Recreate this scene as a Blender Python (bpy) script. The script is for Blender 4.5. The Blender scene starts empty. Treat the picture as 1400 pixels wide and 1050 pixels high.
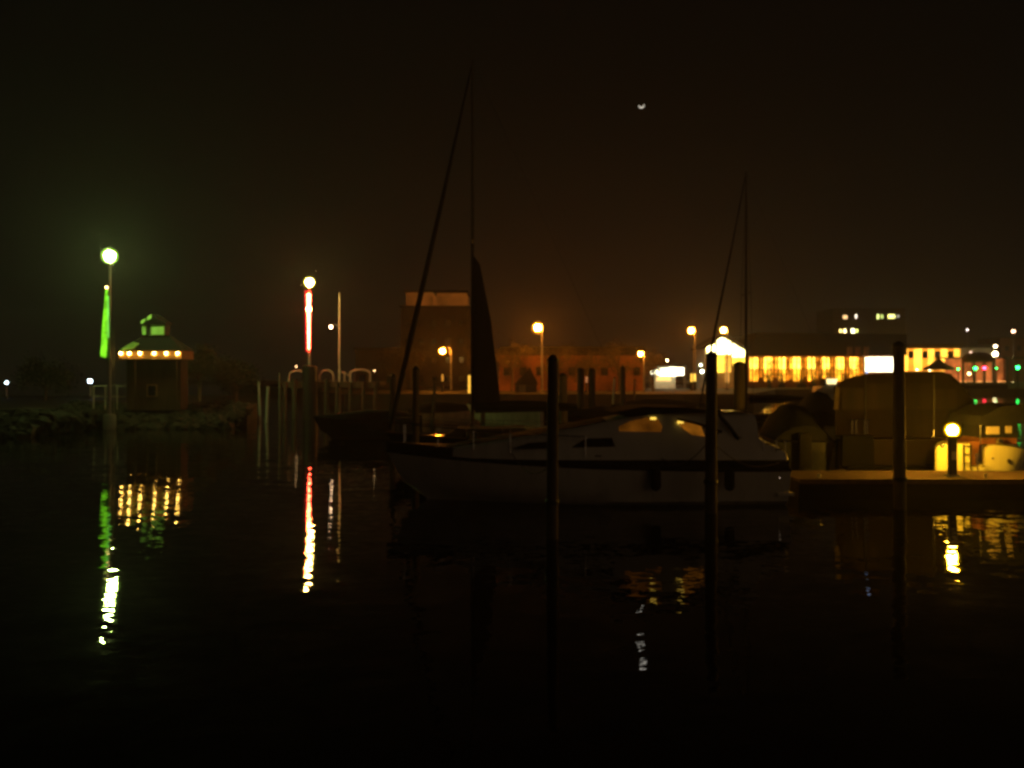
import bpy, bmesh, math, random
from mathutils import Vector, Matrix
random.seed(7)
scene = bpy.context.scene
COL = scene.collection
F = 1099.0      # focal length in photo pixels (1400 wide)
HOR = 518.0     # horizon row
H = 3.5         # camera height over the water
PI = math.pi

# ------------------------------------------------------------ camera
cam_d = bpy.data.cameras.new("camera")
cam = bpy.data.objects.new("camera", cam_d)
COL.objects.link(cam)
cam.location = (0, 0, H)
cam.rotation_euler = (math.radians(90), 0, 0)
cam_d.sensor_width = 36
cam_d.lens = 36 * F / 1400
cam_d.shift_y = -(525 - HOR) / 1400
cam_d.clip_start = 0.1
cam_d.clip_end = 5000
cam_d.dof.use_dof = True
cam_d.dof.focus_distance = 4.5
cam_d.dof.aperture_fstop = 1.9
cam_d.dof.aperture_blades = 0
scene.camera = cam

# ------------------------------------------------------------ world: dark night sky, a little glow low down
world = bpy.data.worlds.new("World")
scene.world = world
world.use_nodes = True
wn, wl = world.node_tree.nodes, world.node_tree.links
wn.clear()
wo = wn.new('ShaderNodeOutputWorld')
bg = wn.new('ShaderNodeBackground')
sky = wn.new('ShaderNodeTexSky')
sky.sky_type = 'NISHITA'
sky.sun_disc = False
sky.sun_elevation = math.radians(-8)
sky.sun_rotation = math.radians(10)
tc = wn.new('ShaderNodeTexCoord')
sep = wn.new('ShaderNodeSeparateXYZ')
ramp = wn.new('ShaderNodeValToRGB')
wl.new(tc.outputs['Generated'], sep.inputs[0])
wl.new(sep.outputs['Z'], ramp.inputs[0])
els = ramp.color_ramp.elements
els[0].position = 0.0; els[0].color = (0.0050, 0.0040, 0.0024, 1)
els[1].position = 1.0; els[1].color = (0.0007, 0.0007, 0.0005, 1)
e = els.new(0.12); e.color = (0.0032, 0.0029, 0.0019, 1)
e = els.new(0.32); e.color = (0.0016, 0.0016, 0.0010, 1)
mixs = wn.new('ShaderNodeMixRGB'); mixs.blend_type = 'ADD'; mixs.inputs[0].default_value = 0.02
wl.new(ramp.outputs[0], mixs.inputs[1]); wl.new(sky.outputs[0], mixs.inputs[2])
# warm fill added low in the sky, right and behind, for the cruiser's side
back = wn.new('ShaderNodeMapRange'); back.inputs['From Min'].default_value = -0.55; back.inputs['From Max'].default_value = -0.95
dotn = wn.new('ShaderNodeVectorMath'); dotn.operation = 'DOT_PRODUCT'; dotn.inputs[1].default_value = (-0.86, 0.51, 0.0)
wl.new(tc.outputs['Generated'], dotn.inputs[0]); wl.new(dotn.outputs['Value'], back.inputs['Value'])
low = wn.new('ShaderNodeMapRange'); low.inputs['From Min'].default_value = 0.75; low.inputs['From Max'].default_value = 0.0
wl.new(sep.outputs['Z'], low.inputs['Value'])
bm_ = wn.new('ShaderNodeMath'); bm_.operation = 'MULTIPLY'
wl.new(back.outputs[0], bm_.inputs[0]); wl.new(low.outputs[0], bm_.inputs[1])
fill_glow = wn.new('ShaderNodeMixRGB'); fill_glow.blend_type = 'ADD'; fill_glow.inputs[2].default_value = (0.18, 0.105, 0.052, 1)
wl.new(bm_.outputs[0], fill_glow.inputs[0]); wl.new(mixs.outputs[0], fill_glow.inputs[1])
wl.new(fill_glow.outputs[0], bg.inputs[0])
bg.inputs[1].default_value = 1.0
wl.new(bg.outputs[0], wo.inputs[0])

# moonlight: the crescent is the only lamp in the sky
ml = bpy.data.lights.new("moonlight", 'SUN')
ml.energy = 0.00015; ml.angle = math.radians(0.5); ml.color = (1, 0.93, 0.8)
mlo = bpy.data.objects.new("moonlight", ml); COL.objects.link(mlo)
moon_dir = Vector(((877 - 700) / F, 1, (HOR - 144) / F)).normalized()
mlo.rotation_euler = moon_dir.to_track_quat('Z', 'Y').to_euler()

scene.view_settings.view_transform = 'Standard'
scene.view_settings.look = 'None'
scene.view_settings.exposure = 0
scene.view_settings.gamma = 1
scene.render.film_transparent = False
cy = scene.cycles
cy.use_denoising = True
cy.max_bounces = 5; cy.diffuse_bounces = 2; cy.glossy_bounces = 3; cy.transmission_bounces = 4
cy.volume_bounces = 0; cy.transparent_max_bounces = 8
cy.caustics_reflective = False; cy.caustics_refractive = False
cy.use_light_tree = True
cy.filter_width = 2.2
cy.sample_clamp_indirect = 40

# ------------------------------------------------------------ helpers
def P(u, v, D):
    return Vector(((u - 700) / F * D, D, H + (HOR - v) / F * D))
def PX(u, D): return (u - 700) / F * D
def PZ(v, D): return H + (HOR - v) / F * D

def tag(o, label=None, cat=None, group=None, kind=None):
    if label: o['label'] = label
    if cat: o['category'] = cat
    if group: o['group'] = group
    if kind: o['kind'] = kind
    return o
def empty(name, loc, label, cat, group=None, rz=0):
    o = bpy.data.objects.new(name, None); COL.objects.link(o)
    o.location = loc; o.rotation_euler = (0, 0, rz); o.empty_display_size = 0.2
    return tag(o, label, cat, group)
def kids(o): return [c for c in bpy.data.objects if c.parent == o]
def copy_tree(o, parent=None):
    c = o.copy(); COL.objects.link(c); c.parent = parent
    for ch in kids(o): copy_tree(ch, c)
    return c

class MB:
    def __init__(s): s.v = []; s.f = []
    def add(s, vs, fs):
        n = len(s.v); s.v += [tuple(p) for p in vs]; s.f += [tuple(i + n for i in f) for f in fs]; return s
    def box(s, x0, x1, y0, y1, z0, z1):
        vs = [(x0,y0,z0),(x1,y0,z0),(x1,y1,z0),(x0,y1,z0),(x0,y0,z1),(x1,y0,z1),(x1,y1,z1),(x0,y1,z1)]
        return s.add(vs, [(0,3,2,1),(4,5,6,7),(0,1,5,4),(1,2,6,5),(2,3,7,6),(3,0,4,7)])
    def cbox(s, c, d, rot=None):
        vs = [Vector((sx*d[0]/2, sy*d[1]/2, sz*d[2]/2)) for sz in (-1,1) for sx, sy in ((-1,-1),(1,-1),(1,1),(-1,1))]
        if rot is not None: vs = [rot @ p for p in vs]
        return s.add([p + Vector(c) for p in vs], [(0,3,2,1),(4,5,6,7),(0,1,5,4),(1,2,6,5),(2,3,7,6),(3,0,4,7)])
    def tube(s, pts, r, n=10):
        pts = [Vector(p) for p in pts]
        rs = r if isinstance(r, (list, tuple)) else [r] * len(pts)
        rings = []
        for i, p in enumerate(pts):
            d = (pts[min(i+1, len(pts)-1)] - pts[max(i-1, 0)]).normalized()
            a = d.cross(Vector((0,0,1)) if abs(d.z) < 0.9 else Vector((1,0,0))).normalized(); b = d.cross(a)
            rings.append([p + (a*math.cos(2*PI*k/n) + b*math.sin(2*PI*k/n)) * rs[i] for k in range(n)])
        vs = [q for R in rings for q in R]; fs = []
        for i in range(len(pts)-1):
            for k in range(n):
                k2 = (k+1) % n
                fs.append((i*n+k, i*n+k2, (i+1)*n+k2, (i+1)*n+k))
        fs.append(tuple(range(n))); fs.append(tuple((len(pts)-1)*n + k for k in reversed(range(n))))
        return s.add(vs, fs)
    def lathe(s, prof, c=(0,0,0), n=20):
        vs = []; fs = []
        for r, z in prof:
            for k in range(n):
                vs.append((c[0]+max(r,1e-4)*math.cos(2*PI*k/n), c[1]+max(r,1e-4)*math.sin(2*PI*k/n), c[2]+z))
        for i in range(len(prof)-1):
            for k in range(n):
                k2 = (k+1) % n
                fs.append((i*n+k, i*n+k2, (i+1)*n+k2, (i+1)*n+k))
        fs.append(tuple(reversed(range(n)))); fs.append(tuple((len(prof)-1)*n+k for k in range(n)))
        return s.add(vs, fs)
    def ball(s, c, r, n=14, m=9, sz=1.0):
        prof = [(r*math.sin(PI*i/m), -r*sz*math.cos(PI*i/m)) for i in range(m+1)]
        return s.lathe(prof, c, n)
    def prism(s, prof, ya, yb):
        """profile in x,z pushed from y=ya to y=yb; ya, yb may be functions of z"""
        fa = ya if callable(ya) else (lambda x, z: ya); fb = yb if callable(yb) else (lambda x, z: yb)
        n = len(prof)
        vs = [(x, fa(x, z), z) for x, z in prof] + [(x, fb(x, z), z) for x, z in prof]
        fs = [tuple(range(n)), tuple(reversed(range(n, 2*n)))]
        for i in range(n):
            j = (i+1) % n; fs.append((i, i+n, j+n, j))
        return s.add(vs, fs)
    def build(s, name, mat, parent=None, smooth=False, bevel=0, **kw):
        me = bpy.data.meshes.new(name); me.from_pydata(s.v, [], s.f)
        bm = bmesh.new(); bm.from_mesh(me)
        bmesh.ops.recalc_face_normals(bm, faces=bm.faces)
        if bevel:
            es = [e for e in bm.edges if len(e.link_faces) == 2 and e.calc_face_angle(0) > 0.6]
            try: bmesh.ops.bevel(bm, geom=es, offset=bevel, segments=2, affect='EDGES', profile=0.6)
            except Exception: pass
        bm.to_mesh(me); bm.free()
        if smooth:
            for p in me.polygons: p.use_smooth = True
            try: me.set_sharp_from_angle(angle=math.radians(38))
            except Exception: pass
        me.materials.append(mat)
        o = bpy.data.objects.new(name, me); COL.objects.link(o)
        if parent: o.parent = parent
        if kw: tag(o, **kw)
        return o

def mat(name, col, rough=0.6, metal=0.0, var=0.25, scale=4.0, bump=0.0, streak=False, coat=0.0):
    m = bpy.data.materials.new(name); m.use_nodes = True
    nt = m.node_tree; b = nt.nodes['Principled BSDF']
    b.inputs['Roughness'].default_value = rough; b.inputs['Metallic'].default_value = metal
    b.inputs['Coat Weight'].default_value = coat
    if rough >= 0.6: b.inputs['Specular IOR Level'].default_value = 0.12
    g = nt.nodes.new('ShaderNodeNewGeometry') if False else nt.nodes.new('ShaderNodeTexCoord')
    mp = nt.nodes.new('ShaderNodeMapping'); nt.links.new(g.outputs['Object'], mp.inputs[0])
    if streak: mp.inputs['Scale'].default_value = (1, 1, 0.12)
    n = nt.nodes.new('ShaderNodeTexNoise'); n.inputs['Scale'].default_value = scale; n.inputs['Detail'].default_value = 5
    n.inputs['Roughness'].default_value = 0.62
    nt.links.new(mp.outputs[0], n.inputs['Vector'])
    r = nt.nodes.new('ShaderNodeValToRGB')
    r.color_ramp.elements[0].position = 0.3; r.color_ramp.elements[1].position = 0.72
    r.color_ramp.elements[0].color = tuple(c*(1-var) for c in col) + (1,)
    r.color_ramp.elements[1].color = tuple(min(1, c*(1+var*0.6)) for c in col) + (1,)
    nt.links.new(n.outputs['Fac'], r.inputs[0]); nt.links.new(r.outputs[0], b.inputs['Base Color'])
    mr = nt.nodes.new('ShaderNodeMapRange')
    mr.inputs['To Min'].default_value = max(0.02, rough-0.12); mr.inputs['To Max'].default_value = min(1, rough+0.15)
    nt.links.new(n.outputs['Fac'], mr.inputs['Value']); nt.links.new(mr.outputs[0], b.inputs['Roughness'])
    if bump:
        bp = nt.nodes.new('ShaderNodeBump'); bp.inputs['Strength'].default_value = 0.6; bp.inputs['Distance'].default_value = bump
        nt.links.new(n.outputs['Fac'], bp.inputs['Height']); nt.links.new(bp.outputs[0], b.inputs['Normal'])
    return m
def emit(name, col, st, var=0.0, scale=1.0, sampling='AUTO', sx=1.0, sz=1.0):
    m = bpy.data.materials.new(name); m.use_nodes = True
    nt = m.node_tree; nt.nodes.clear()
    o = nt.nodes.new('ShaderNodeOutputMaterial'); em = nt.nodes.new('ShaderNodeEmission')
    em.inputs['Color'].default_value = tuple(col) + (1,); em.inputs['Strength'].default_value = st
    if var:
        t = nt.nodes.new('ShaderNodeTexCoord'); n = nt.nodes.new('ShaderNodeTexNoise')
        mp = nt.nodes.new('ShaderNodeMapping'); mp.inputs['Scale'].default_value = (sx, 1, sz)
        n.inputs['Scale'].default_value = scale; n.inputs['Detail'].default_value = 3
        nt.links.new(t.outputs['Object'], mp.inputs[0]); nt.links.new(mp.outputs[0], n.inputs['Vector'])
        mr = nt.nodes.new('ShaderNodeMapRange'); mr.inputs['From Min'].default_value = 0.35; mr.inputs['From Max'].default_value = 0.65
        mr.inputs['To Min'].default_value = st*(1-var); mr.inputs['To Max'].default_value = st*(1+var)
        nt.links.new(n.outputs['Fac'], mr.inputs['Value']); nt.links.new(mr.outputs[0], em.inputs['Strength'])
    nt.links.new(em.outputs[0], o.inputs['Surface'])
    m.cycles.emission_sampling = sampling
    return m

M = dict(
    steel=mat('galvanised_steel', (0.35,0.35,0.34), 0.45, 0.8, 0.2, 12),
    dark_steel=mat('dark_painted_steel', (0.02,0.02,0.02), 0.45, 0.2, 0.3, 9),
    chrome=mat('polished_stainless', (0.6,0.6,0.6), 0.15, 1.0, 0.1, 10),
    timber=mat('tarred_timber', (0.11,0.092,0.075), 0.85, 0, 0.45, 6, 0.02, True),
    grey_timber=mat('weathered_timber', (0.20,0.17,0.13), 0.85, 0, 0.4, 5, 0.02, True),
    pale_paint=mat('pale_painted_post', (0.6,0.56,0.48), 0.6, 0, 0.3, 6, 0, True),
    gelcoat=mat('white_gelcoat', (0.72,0.70,0.66), 0.28, 0, 0.1, 2.5, 0, True, 0.3),
    gelcoat_old=mat('worn_white_gelcoat', (0.74,0.66,0.50), 0.4, 0, 0.25, 3.5, 0, True),
    navy=mat('navy_hull_paint', (0.012,0.016,0.028), 0.3, 0, 0.3, 3, 0, False, 0.3),
    black=mat('black_rubber', (0.012,0.012,0.012), 0.6, 0, 0.3, 8),
    canvas=mat('grey_canvas', (0.010,0.0065,0.005), 0.9, 0, 0.35, 2.2, 0.03, True),
    dark_canvas=mat('dark_canvas', (0.02,0.022,0.026), 0.9, 0, 0.35, 2.5, 0.03),
    sail=mat('dark_sail_cover', (0.03,0.028,0.03), 0.9, 0, 0.3, 2.0, 0.03, True),
    glass=mat('dark_glass', (0.01,0.012,0.014), 0.08, 0, 0.2, 2),
    concrete=mat('concrete', (0.26,0.25,0.23), 0.85, 0, 0.3, 1.5, 0.02),
    asphalt=mat('quay_asphalt', (0.03,0.029,0.027), 0.8, 0, 0.3, 1.2, 0.01),
    rock=mat('wet_rock', (0.018,0.017,0.015), 0.65, 0, 0.45, 1.5, 0.08),
    brick=mat('brown_brick', (0.28,0.115,0.055), 0.85, 0, 0.35, 2.5, 0.01),
    stucco=mat('cream_stucco', (0.55,0.48,0.36), 0.85, 0, 0.2, 1.5),
    dark_wall=mat('dark_cladding', (0.05,0.045,0.042), 0.8, 0, 0.3, 0.8),
    roof=mat('dark_roofing', (0.010,0.009,0.008), 0.8, 0, 0.3, 1.0, 0.02),
    white_wood=mat('white_boarding', (0.62,0.60,0.54), 0.6, 0, 0.15, 4, 0.005),
    tent=mat('brown_tent_cloth', (0.25,0.12,0.09), 0.9, 0, 0.2, 1.0),
    quay_leaf=mat('orange_lit_leaf', (0.075,0.06,0.018), 0.7, 0, 0.5, 3),  # browner, lighter leaf; the orange lamp light is put into its colour
    leaf=mat('leaf_green', (0.018,0.024,0.009), 0.7, 0, 0.5, 3),
    bark=mat('bark', (0.07,0.055,0.04), 0.9, 0, 0.4, 6, 0.02, True),
    old_concrete=mat('stained_concrete', (0.07,0.07,0.055), 0.9, 0, 0.4, 0.8, 0.02),
    boat_lit_yellow=mat('yellow_lit_boat_paint', (0.84,0.84,0.42), 0.45, 0, 0.12, 3.5, 0, True),  # white boat; the dock lamp's yellow is put into its paint
    vinyl=mat('smoked_vinyl', (0.016,0.012,0.009), 0.7, 0, 0.6, 2.5, 0.03, True),
    mast_grey=mat('dull_mast_grey', (0.06,0.055,0.05), 0.65, 0, 0.2, 6),
    flap=mat('pale_canvas_flap', (0.07,0.055,0.035), 0.9, 0, 0.2, 3), deep_black=mat('deep_black_skin', (0.004,0.004,0.004), 0.8, 0, 0.3, 3),  # near-black skin, cut down so the dock lamp leaves it dark
    hut_wall=mat('hut_boards', (0.07,0.042,0.024), 0.85, 0, 0.3, 3, 0.01, True),
    hut_trim=mat('brown_trim', (0.30,0.17,0.07), 0.8, 0, 0.3, 5),
    green_lit_wood=mat('green_lit_boards', (0.50,0.85,0.28), 0.7, 0, 0.15, 5, 0.01, True),  # white boards; the lantern's green is put into their colour
    stern=mat('grey_stern_paint', (0.016,0.010,0.007), 0.65, 0, 0.3, 3),
    deck=mat('dock_planks', (0.11,0.075,0.055), 0.8, 0, 0.35, 5, 0.01),
)
SOD = (1.0, 0.40, 0.045)
E = dict(
    sodium=emit('sodium_globe', (1.0,0.27,0.018), 950),
    sodium_warm=emit('warm_sodium_globe', (1.0,0.42,0.05), 420),
    green_white=emit('green_white_lantern', (0.72,1.0,0.26), 500),
    red_white=emit('yellow_white_lantern', (1.0,0.62,0.14), 380),
    red_tube=emit('red_tube_light', (1.0,0.06,0.024), 85, 0.3, 0.8, sz=1),
    green_panel=emit('green_panel_light', (0.16,0.62,0.012), 1.5, 0.45, 1.4),
    green_tube=emit('green_tube_light', (0.25,1.0,0.10), 1.0, 0.3, 1.5),
    warm_white=emit('warm_white_bulb', (1.0,0.60,0.11), 65),
    white=emit('white_bulb', (1.0,0.95,0.80), 40),
    blue_white=emit('blue_white_bulb', (0.65,0.85,1.0), 22),
    dock_lamp=emit('dock_lamp_globe', (1.0,0.46,0.025), 1250),
    green=emit('green_signal', (0.02,1.0,0.12), 22),
    red=emit('red_signal', (1.0,0.02,0.05), 40),
)

def halo_mat(name, col, st):  # oversized glowing shell added around a lamp to widen its halo
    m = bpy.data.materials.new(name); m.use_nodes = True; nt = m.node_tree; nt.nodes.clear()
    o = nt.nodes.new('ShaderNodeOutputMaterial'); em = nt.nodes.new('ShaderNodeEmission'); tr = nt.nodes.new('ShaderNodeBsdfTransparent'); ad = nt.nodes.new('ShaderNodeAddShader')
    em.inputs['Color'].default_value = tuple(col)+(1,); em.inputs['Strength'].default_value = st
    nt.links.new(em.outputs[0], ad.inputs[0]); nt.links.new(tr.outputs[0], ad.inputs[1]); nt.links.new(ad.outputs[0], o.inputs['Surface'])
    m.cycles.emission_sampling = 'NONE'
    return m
GL = {'sodium_globe': halo_mat('amber_halo', (1.0,0.34,0.01), 0.5), 'warm_sodium_globe': halo_mat('yellow_halo', (1.0,0.45,0.03), 0.42),
      'green_white_lantern': halo_mat('green_halo', (0.50,1.0,0.10), 0.38), 'yellow_white_lantern': halo_mat('straw_halo', (0.9,0.75,0.06), 0.38),
      'dock_lamp_globe': halo_mat('dock_halo', (1.0,0.55,0.0), 0.42), 'red_tube_light': halo_mat('red_halo', (1.0,0.012,0.02), 0.42)}
# ------------------------------------------------------------ water
def water_mat():
    m = bpy.data.materials.new('harbour_water'); m.use_nodes = True
    nt = m.node_tree; b = nt.nodes['Principled BSDF']; L = nt.links
    b.inputs['Base Color'].default_value = (0.0015,0.0022,0.0018,1)
    b.inputs['Roughness'].default_value = 0.02; b.inputs['IOR'].default_value = 1.33
    tc = nt.nodes.new('ShaderNodeTexCoord')
    acc = None
    for sc, amp, sx in ((0.9, 0.022, 1.0), (2.8, 0.050, 1.0), (9.0, 0.045, 1.0)):
        mp = nt.nodes.new('ShaderNodeMapping'); mp.inputs['Scale'].default_value = (sx*0.55, 1.0, 1.0)
        mp.inputs['Location'].default_value = (sc*13, sc*7, 0)
        L.new(tc.outputs['Object'], mp.inputs[0])
        n = nt.nodes.new('ShaderNodeTexNoise'); n.inputs['Scale'].default_value = sc; n.inputs['Detail'].default_value = 2.0
        L.new(mp.outputs[0], n.inputs['Vector'])
        s = nt.nodes.new('ShaderNodeVectorMath'); s.operation = 'SUBTRACT'; s.inputs[1].default_value = (0.5,0.5,0.5)
        L.new(n.outputs['Color'], s.inputs[0])
        k = nt.nodes.new('ShaderNodeVectorMath'); k.operation = 'MULTIPLY'; k.inputs[1].default_value = (amp*0.32, amp*2.1, 0)
        L.new(s.outputs[0], k.inputs[0])
        if acc is None: acc = k
        else:
            a = nt.nodes.new('ShaderNodeVectorMath'); a.operation = 'ADD'
            L.new(acc.outputs[0], a.inputs[0]); L.new(k.outputs[0], a.inputs[1]); acc = a
    a = nt.nodes.new('ShaderNodeVectorMath'); a.operation = 'ADD'; a.inputs[1].default_value = (0,0,1)
    L.new(acc.outputs[0], a.inputs[0])
    nm = nt.nodes.new('ShaderNodeVectorMath'); nm.operation = 'NORMALIZE'; L.new(a.outputs[0], nm.inputs[0])
    L.new(nm.outputs[0], b.inputs['Normal'])
    return m
MB().add([(-700,-30,0),(700,-30,0),(700,1200,0),(-700,1200,0)], [(0,1,2,3)]).build('water', water_mat(), kind='structure')

# ------------------------------------------------------------ land
def land(name, pts, z, m, z0=-1.0):
    mb = MB(); n = len(pts)
    vs = [(x,y,z) for x,y in pts] + [(x,y,z0) for x,y in pts]
    fs = [tuple(range(n)), tuple(reversed(range(n,2*n)))] + [(i,(i+1)%n,(i+1)%n+n,i+n) for i in range(n)]
    return mb.add(vs, fs).build(name, m, kind='structure')
land('pier_ground', [(PX(-400,58),58),(PX(335,60),60.5),(PX(352,74),74),(PX(352,110),110),(PX(-400,110),110)], 1.25, M['asphalt'])
land('slipway', [(PX(-300,49),49),(PX(46,49.5),49.5),(PX(50,55),55),(PX(-300,57.8),57.8)], 1.15, M['old_concrete'])
land('quay_ground', [(PX(470,96),96),(PX(1030,96),96),(PX(1060,140),140),(PX(1240,150),150),(PX(1300,330),292),(PX(360,330),292),(PX(420,140),140)], 1.7, M['asphalt'])
land('wharf_ground', [(PX(1005,294),294),(PX(1238,294),294),(PX(1250,378),378),(PX(1900,378),378),(PX(1900,800),800),(PX(200,800),800)], 2.0, M['concrete'])

# riprap along the pier: irregular blocks, one mass
def rocks(name, x0, x1, y0, y1, n, zf, label='dark heap of boulders along the foot of the pier'):
    mb = MB()
    for i in range(n):
        x = random.uniform(x0, x1); y = random.uniform(y0, y1); r = random.uniform(0.28, 0.75)
        z = zf(x, y)
        bm = bmesh.new(); bmesh.ops.create_icosphere(bm, subdivisions=1, radius=r)
        rot = Matrix.Rotation(random.uniform(0, 6), 3, 'Z') @ Matrix.Rotation(random.uniform(0, 3), 3, 'X')
        vs = []
        for v in bm.verts:
            p = v.co * random.uniform(0.75, 1.2); p = rot @ Vector((p.x, p.y*0.8, p.z*0.65)); vs.append(p + Vector((x, y, z)))
        idx = {v: k for k, v in enumerate(bm.verts)}
        mb.add(vs, [tuple(idx[v] for v in f.verts) for f in bm.faces]); bm.free()
    o = mb.build(name, M['rock'])
    return tag(o, label, 'rocks', None, 'stuff')
rocks('rocks', PX(60,57), PX(338,60), 56.2, 60.5, 900, lambda x, y: (y-56.4)*0.36)

rocks('rocks', PX(-60,48), PX(64,50), 47.4, 50.2, 260, lambda x, y: (y-47.6)*0.42, 'dark boulders banked against the pale slipway at the left edge')
rocks('rocks', PX(44,50), PX(70,50), 49.5, 57.0, 160, lambda x, y: random.uniform(0.2, 1.0), 'dark boulders beside the right edge of the pale slipway')

# ------------------------------------------------------------ trees
def tree(name, u, D, zb, h, w, label, n=2600, group='trees on the pier'):
    r = empty(name, (PX(u,D), D, zb), label, 'tree', group)
    t = MB()
    t.tube([(0,0,0),(0.05,0,h*0.25),(0.0,0.05,h*0.55),(0.1,0,h*0.85)], [0.2,0.15,0.1,0.03], 8)
    cl = []
    for k in range(9):
        a = random.uniform(0, 2*PI); z0 = h*random.uniform(0.25,0.55); rr = w*random.uniform(0.25,0.42); z1 = z0 + h*random.uniform(0.12,0.35)
        e = Vector((rr*math.cos(a), rr*math.sin(a), z1)); t.tube([(0,0,z0), (e.x*0.5, e.y*0.5, z0+(z1-z0)*0.6), e], [0.07,0.045,0.02], 6); cl.append(e)
    t.build('trunk', M['bark'], r, True)
    for k in range(8): cl.append(Vector((random.uniform(-.3,.3)*w, random.uniform(-.3,.3)*w, h*random.uniform(0.5,0.95))))
    c = MB()
    for k in range(n):
        q = random.choice(cl); d = Vector((random.gauss(0,1), random.gauss(0,1), random.gauss(0,0.8))) * w*0.11
        p = q + d; s = random.uniform(0.10, 0.2)
        a = Vector((random.gauss(0,1),random.gauss(0,1),random.gauss(0,1))).normalized(); b = a.orthogonal().normalized()
        c.add([p, p+a*s+b*s*0.4, p+a*s*2, p+a*s-b*s*0.4], [(0,1,2,3)])
    c.build('crown', M['quay_leaf'] if name == 'added_tree' else M['leaf'], r)
    return r
tree('bushy_tree', 272, 72, 1.25, 5.2, 3.6, 'dark round tree standing just right of the pier hut')
tree('bushy_tree', 322, 78, 1.25, 4.0, 4.4, 'low dark spreading tree at the tip of the pier')
tree('bushy_tree', 62, 84, 1.25, 4.0, 5.5, 'wide dark tree between the two blue white lamps')

GT = 'added trees lit orange on the quay'  # trees added to catch the lamp light as orange murk
for u, D_, h_, w_, lb in ((700,116,7.2,6.0,'added orange lit tree, leftmost right of the dark sail'),(762,117,6.6,6.5,'added round orange lit tree just right of the brightest lamp'),
                      (806,115,5.6,5.0,'added low orange lit tree above the close pair of dark piles'),(846,117,7.0,6.0,'added tall orange lit tree left of the low orange lamp'),
                      (893,118,6.2,5.0,'added orange lit tree between the low orange lamp and the white canopy'),(548,112,6.8,6.5,'added dim tree at the left of the leftmost orange lamp'),
                      (662,118,8.0,5.5,'added tall dim tree behind the dark bundled sail')):
    tree('added_tree', u, D_, 1.7, h_, w_, lb, 2200, GT)
# ------------------------------------------------------------ green harbour light
def harbour_lantern(root, z, r, em):
    MB().lathe([(0.0,0),(r*0.5,0),(r*0.6,0.08),(r*0.4,0.16),(0,0.16)], (0,0,z-r-0.2)).build('lantern_base', M['steel'], root, True)
    MB().ball((0,0,z), r, 16, 10).build('lantern_globe', em, root, True)
    MB().ball((0,0,z), r*1.7, 20, 12).build('halo_shell', GL[em.name], root, True)
    MB().lathe([(0,0),(r*0.42,0.0),(r*0.3,0.1),(0.03,0.16),(0.02,0.5),(0,0.5)], (0,0,z+r*0.93)).build('lantern_cap', M['dark_steel'], root, True)
D = 55.7
g = empty('green_harbour_light', (PX(150,D), D, 0.0), 'tall pier light with white green lantern and tapered green panel', 'harbour light')
zt = PZ(350, D)
MB().lathe([(0,0),(0.42,0),(0.42,1.3),(0.34,1.45),(0.0,1.45)], (0,0,-0.4)).build('footing', M['concrete'], g, True)
MB().tube([(0,0,0.9),(0,0,4.0),(0,0,zt-0.6)], [0.13,0.10,0.07], 14).build('mast', M['steel'], g, True)
harbour_lantern(g, zt, 0.33, E['green_white'])
def px(du): return du/F*D
# tapered green luminous panel, bracketed left of the mast
prof = [(px(-12), PZ(487,D)),(px(-6), PZ(489,D)),(px(-4.6), PZ(480,D)),(px(-3.5), PZ(395,D)),(px(-5), PZ(395,D)),(px(-9), PZ(440,D))]
MB().prism(prof, -0.08, 0.08).build('light_panel', E['green_panel'], g)
MB().tube([(px(-0.5),-0.17,PZ(405,D)),(px(-0.5),-0.17,PZ(462,D))], 0.05, 8).build('glow_tube', E['green_tube'], g)
for v in (402, 430, 460, 482): MB().box(px(-6), 0.0, -0.03, 0.03, PZ(v,D)-0.03, PZ(v,D)+0.03).build('bracket', M['dark_steel'], g)
MB().ball((px(-4.3), 0, PZ(393,D)), 0.09).build('marker_lamp', emit('orange_marker', (1,0.55,0.2), 12), g, True)
lad = MB()
for s in (-0.2, 0.2): lad.box(s-0.02+0.0, s+0.02, 0.16, 0.2, 1.0, 7.0)
for k in range(20): lad.box(-0.2, 0.2, 0.165, 0.195, 1.1+k*0.3, 1.13+k*0.3)
lad.build('ladder', M['steel'], g)

# ------------------------------------------------------------ pier hut with six eave lamps
D = 57.5
def hx(u): return PX(u, D) - PX(204, D)
def hz(v): return PZ(v, D) - 1.25
hut = empty('pier_hut', (PX(204,D), D+1.0, 1.25), 'small pier hut with six bright lamps under its eave and green lit roof', 'hut')
x0, x1 = hx(163), hx(247)
MB().box(x0+0.25, x1-0.25, -0.4, 0.9, 0, hz(491)).build('wall', M['hut_wall'], hut)
MB().box(x0-0.05, x1+0.05, -0.95, 1.2, hz(491)+0.002, hz(479)).build('eave', M['hut_trim'], hut)
# hip roof
a, b, zt0, zt1 = x0-0.1, x1+0.1, hz(479)+0.002, hz(458)
MB().add([(a,-1.0,zt0),(b,-1.0,zt0),(b,1.3,zt0),(a,1.3,zt0),(a+1.35,0.0,zt1),(b-1.35,0.0,zt1),(b-1.35,0.4,zt1),(a+1.35,0.4,zt1)],
         [(0,1,5,4),(1,2,6,5),(2,3,7,6),(3,0,4,7),(4,5,6,7),(3,2,1,0)]).build('roof', M['roof'], hut)
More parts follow.
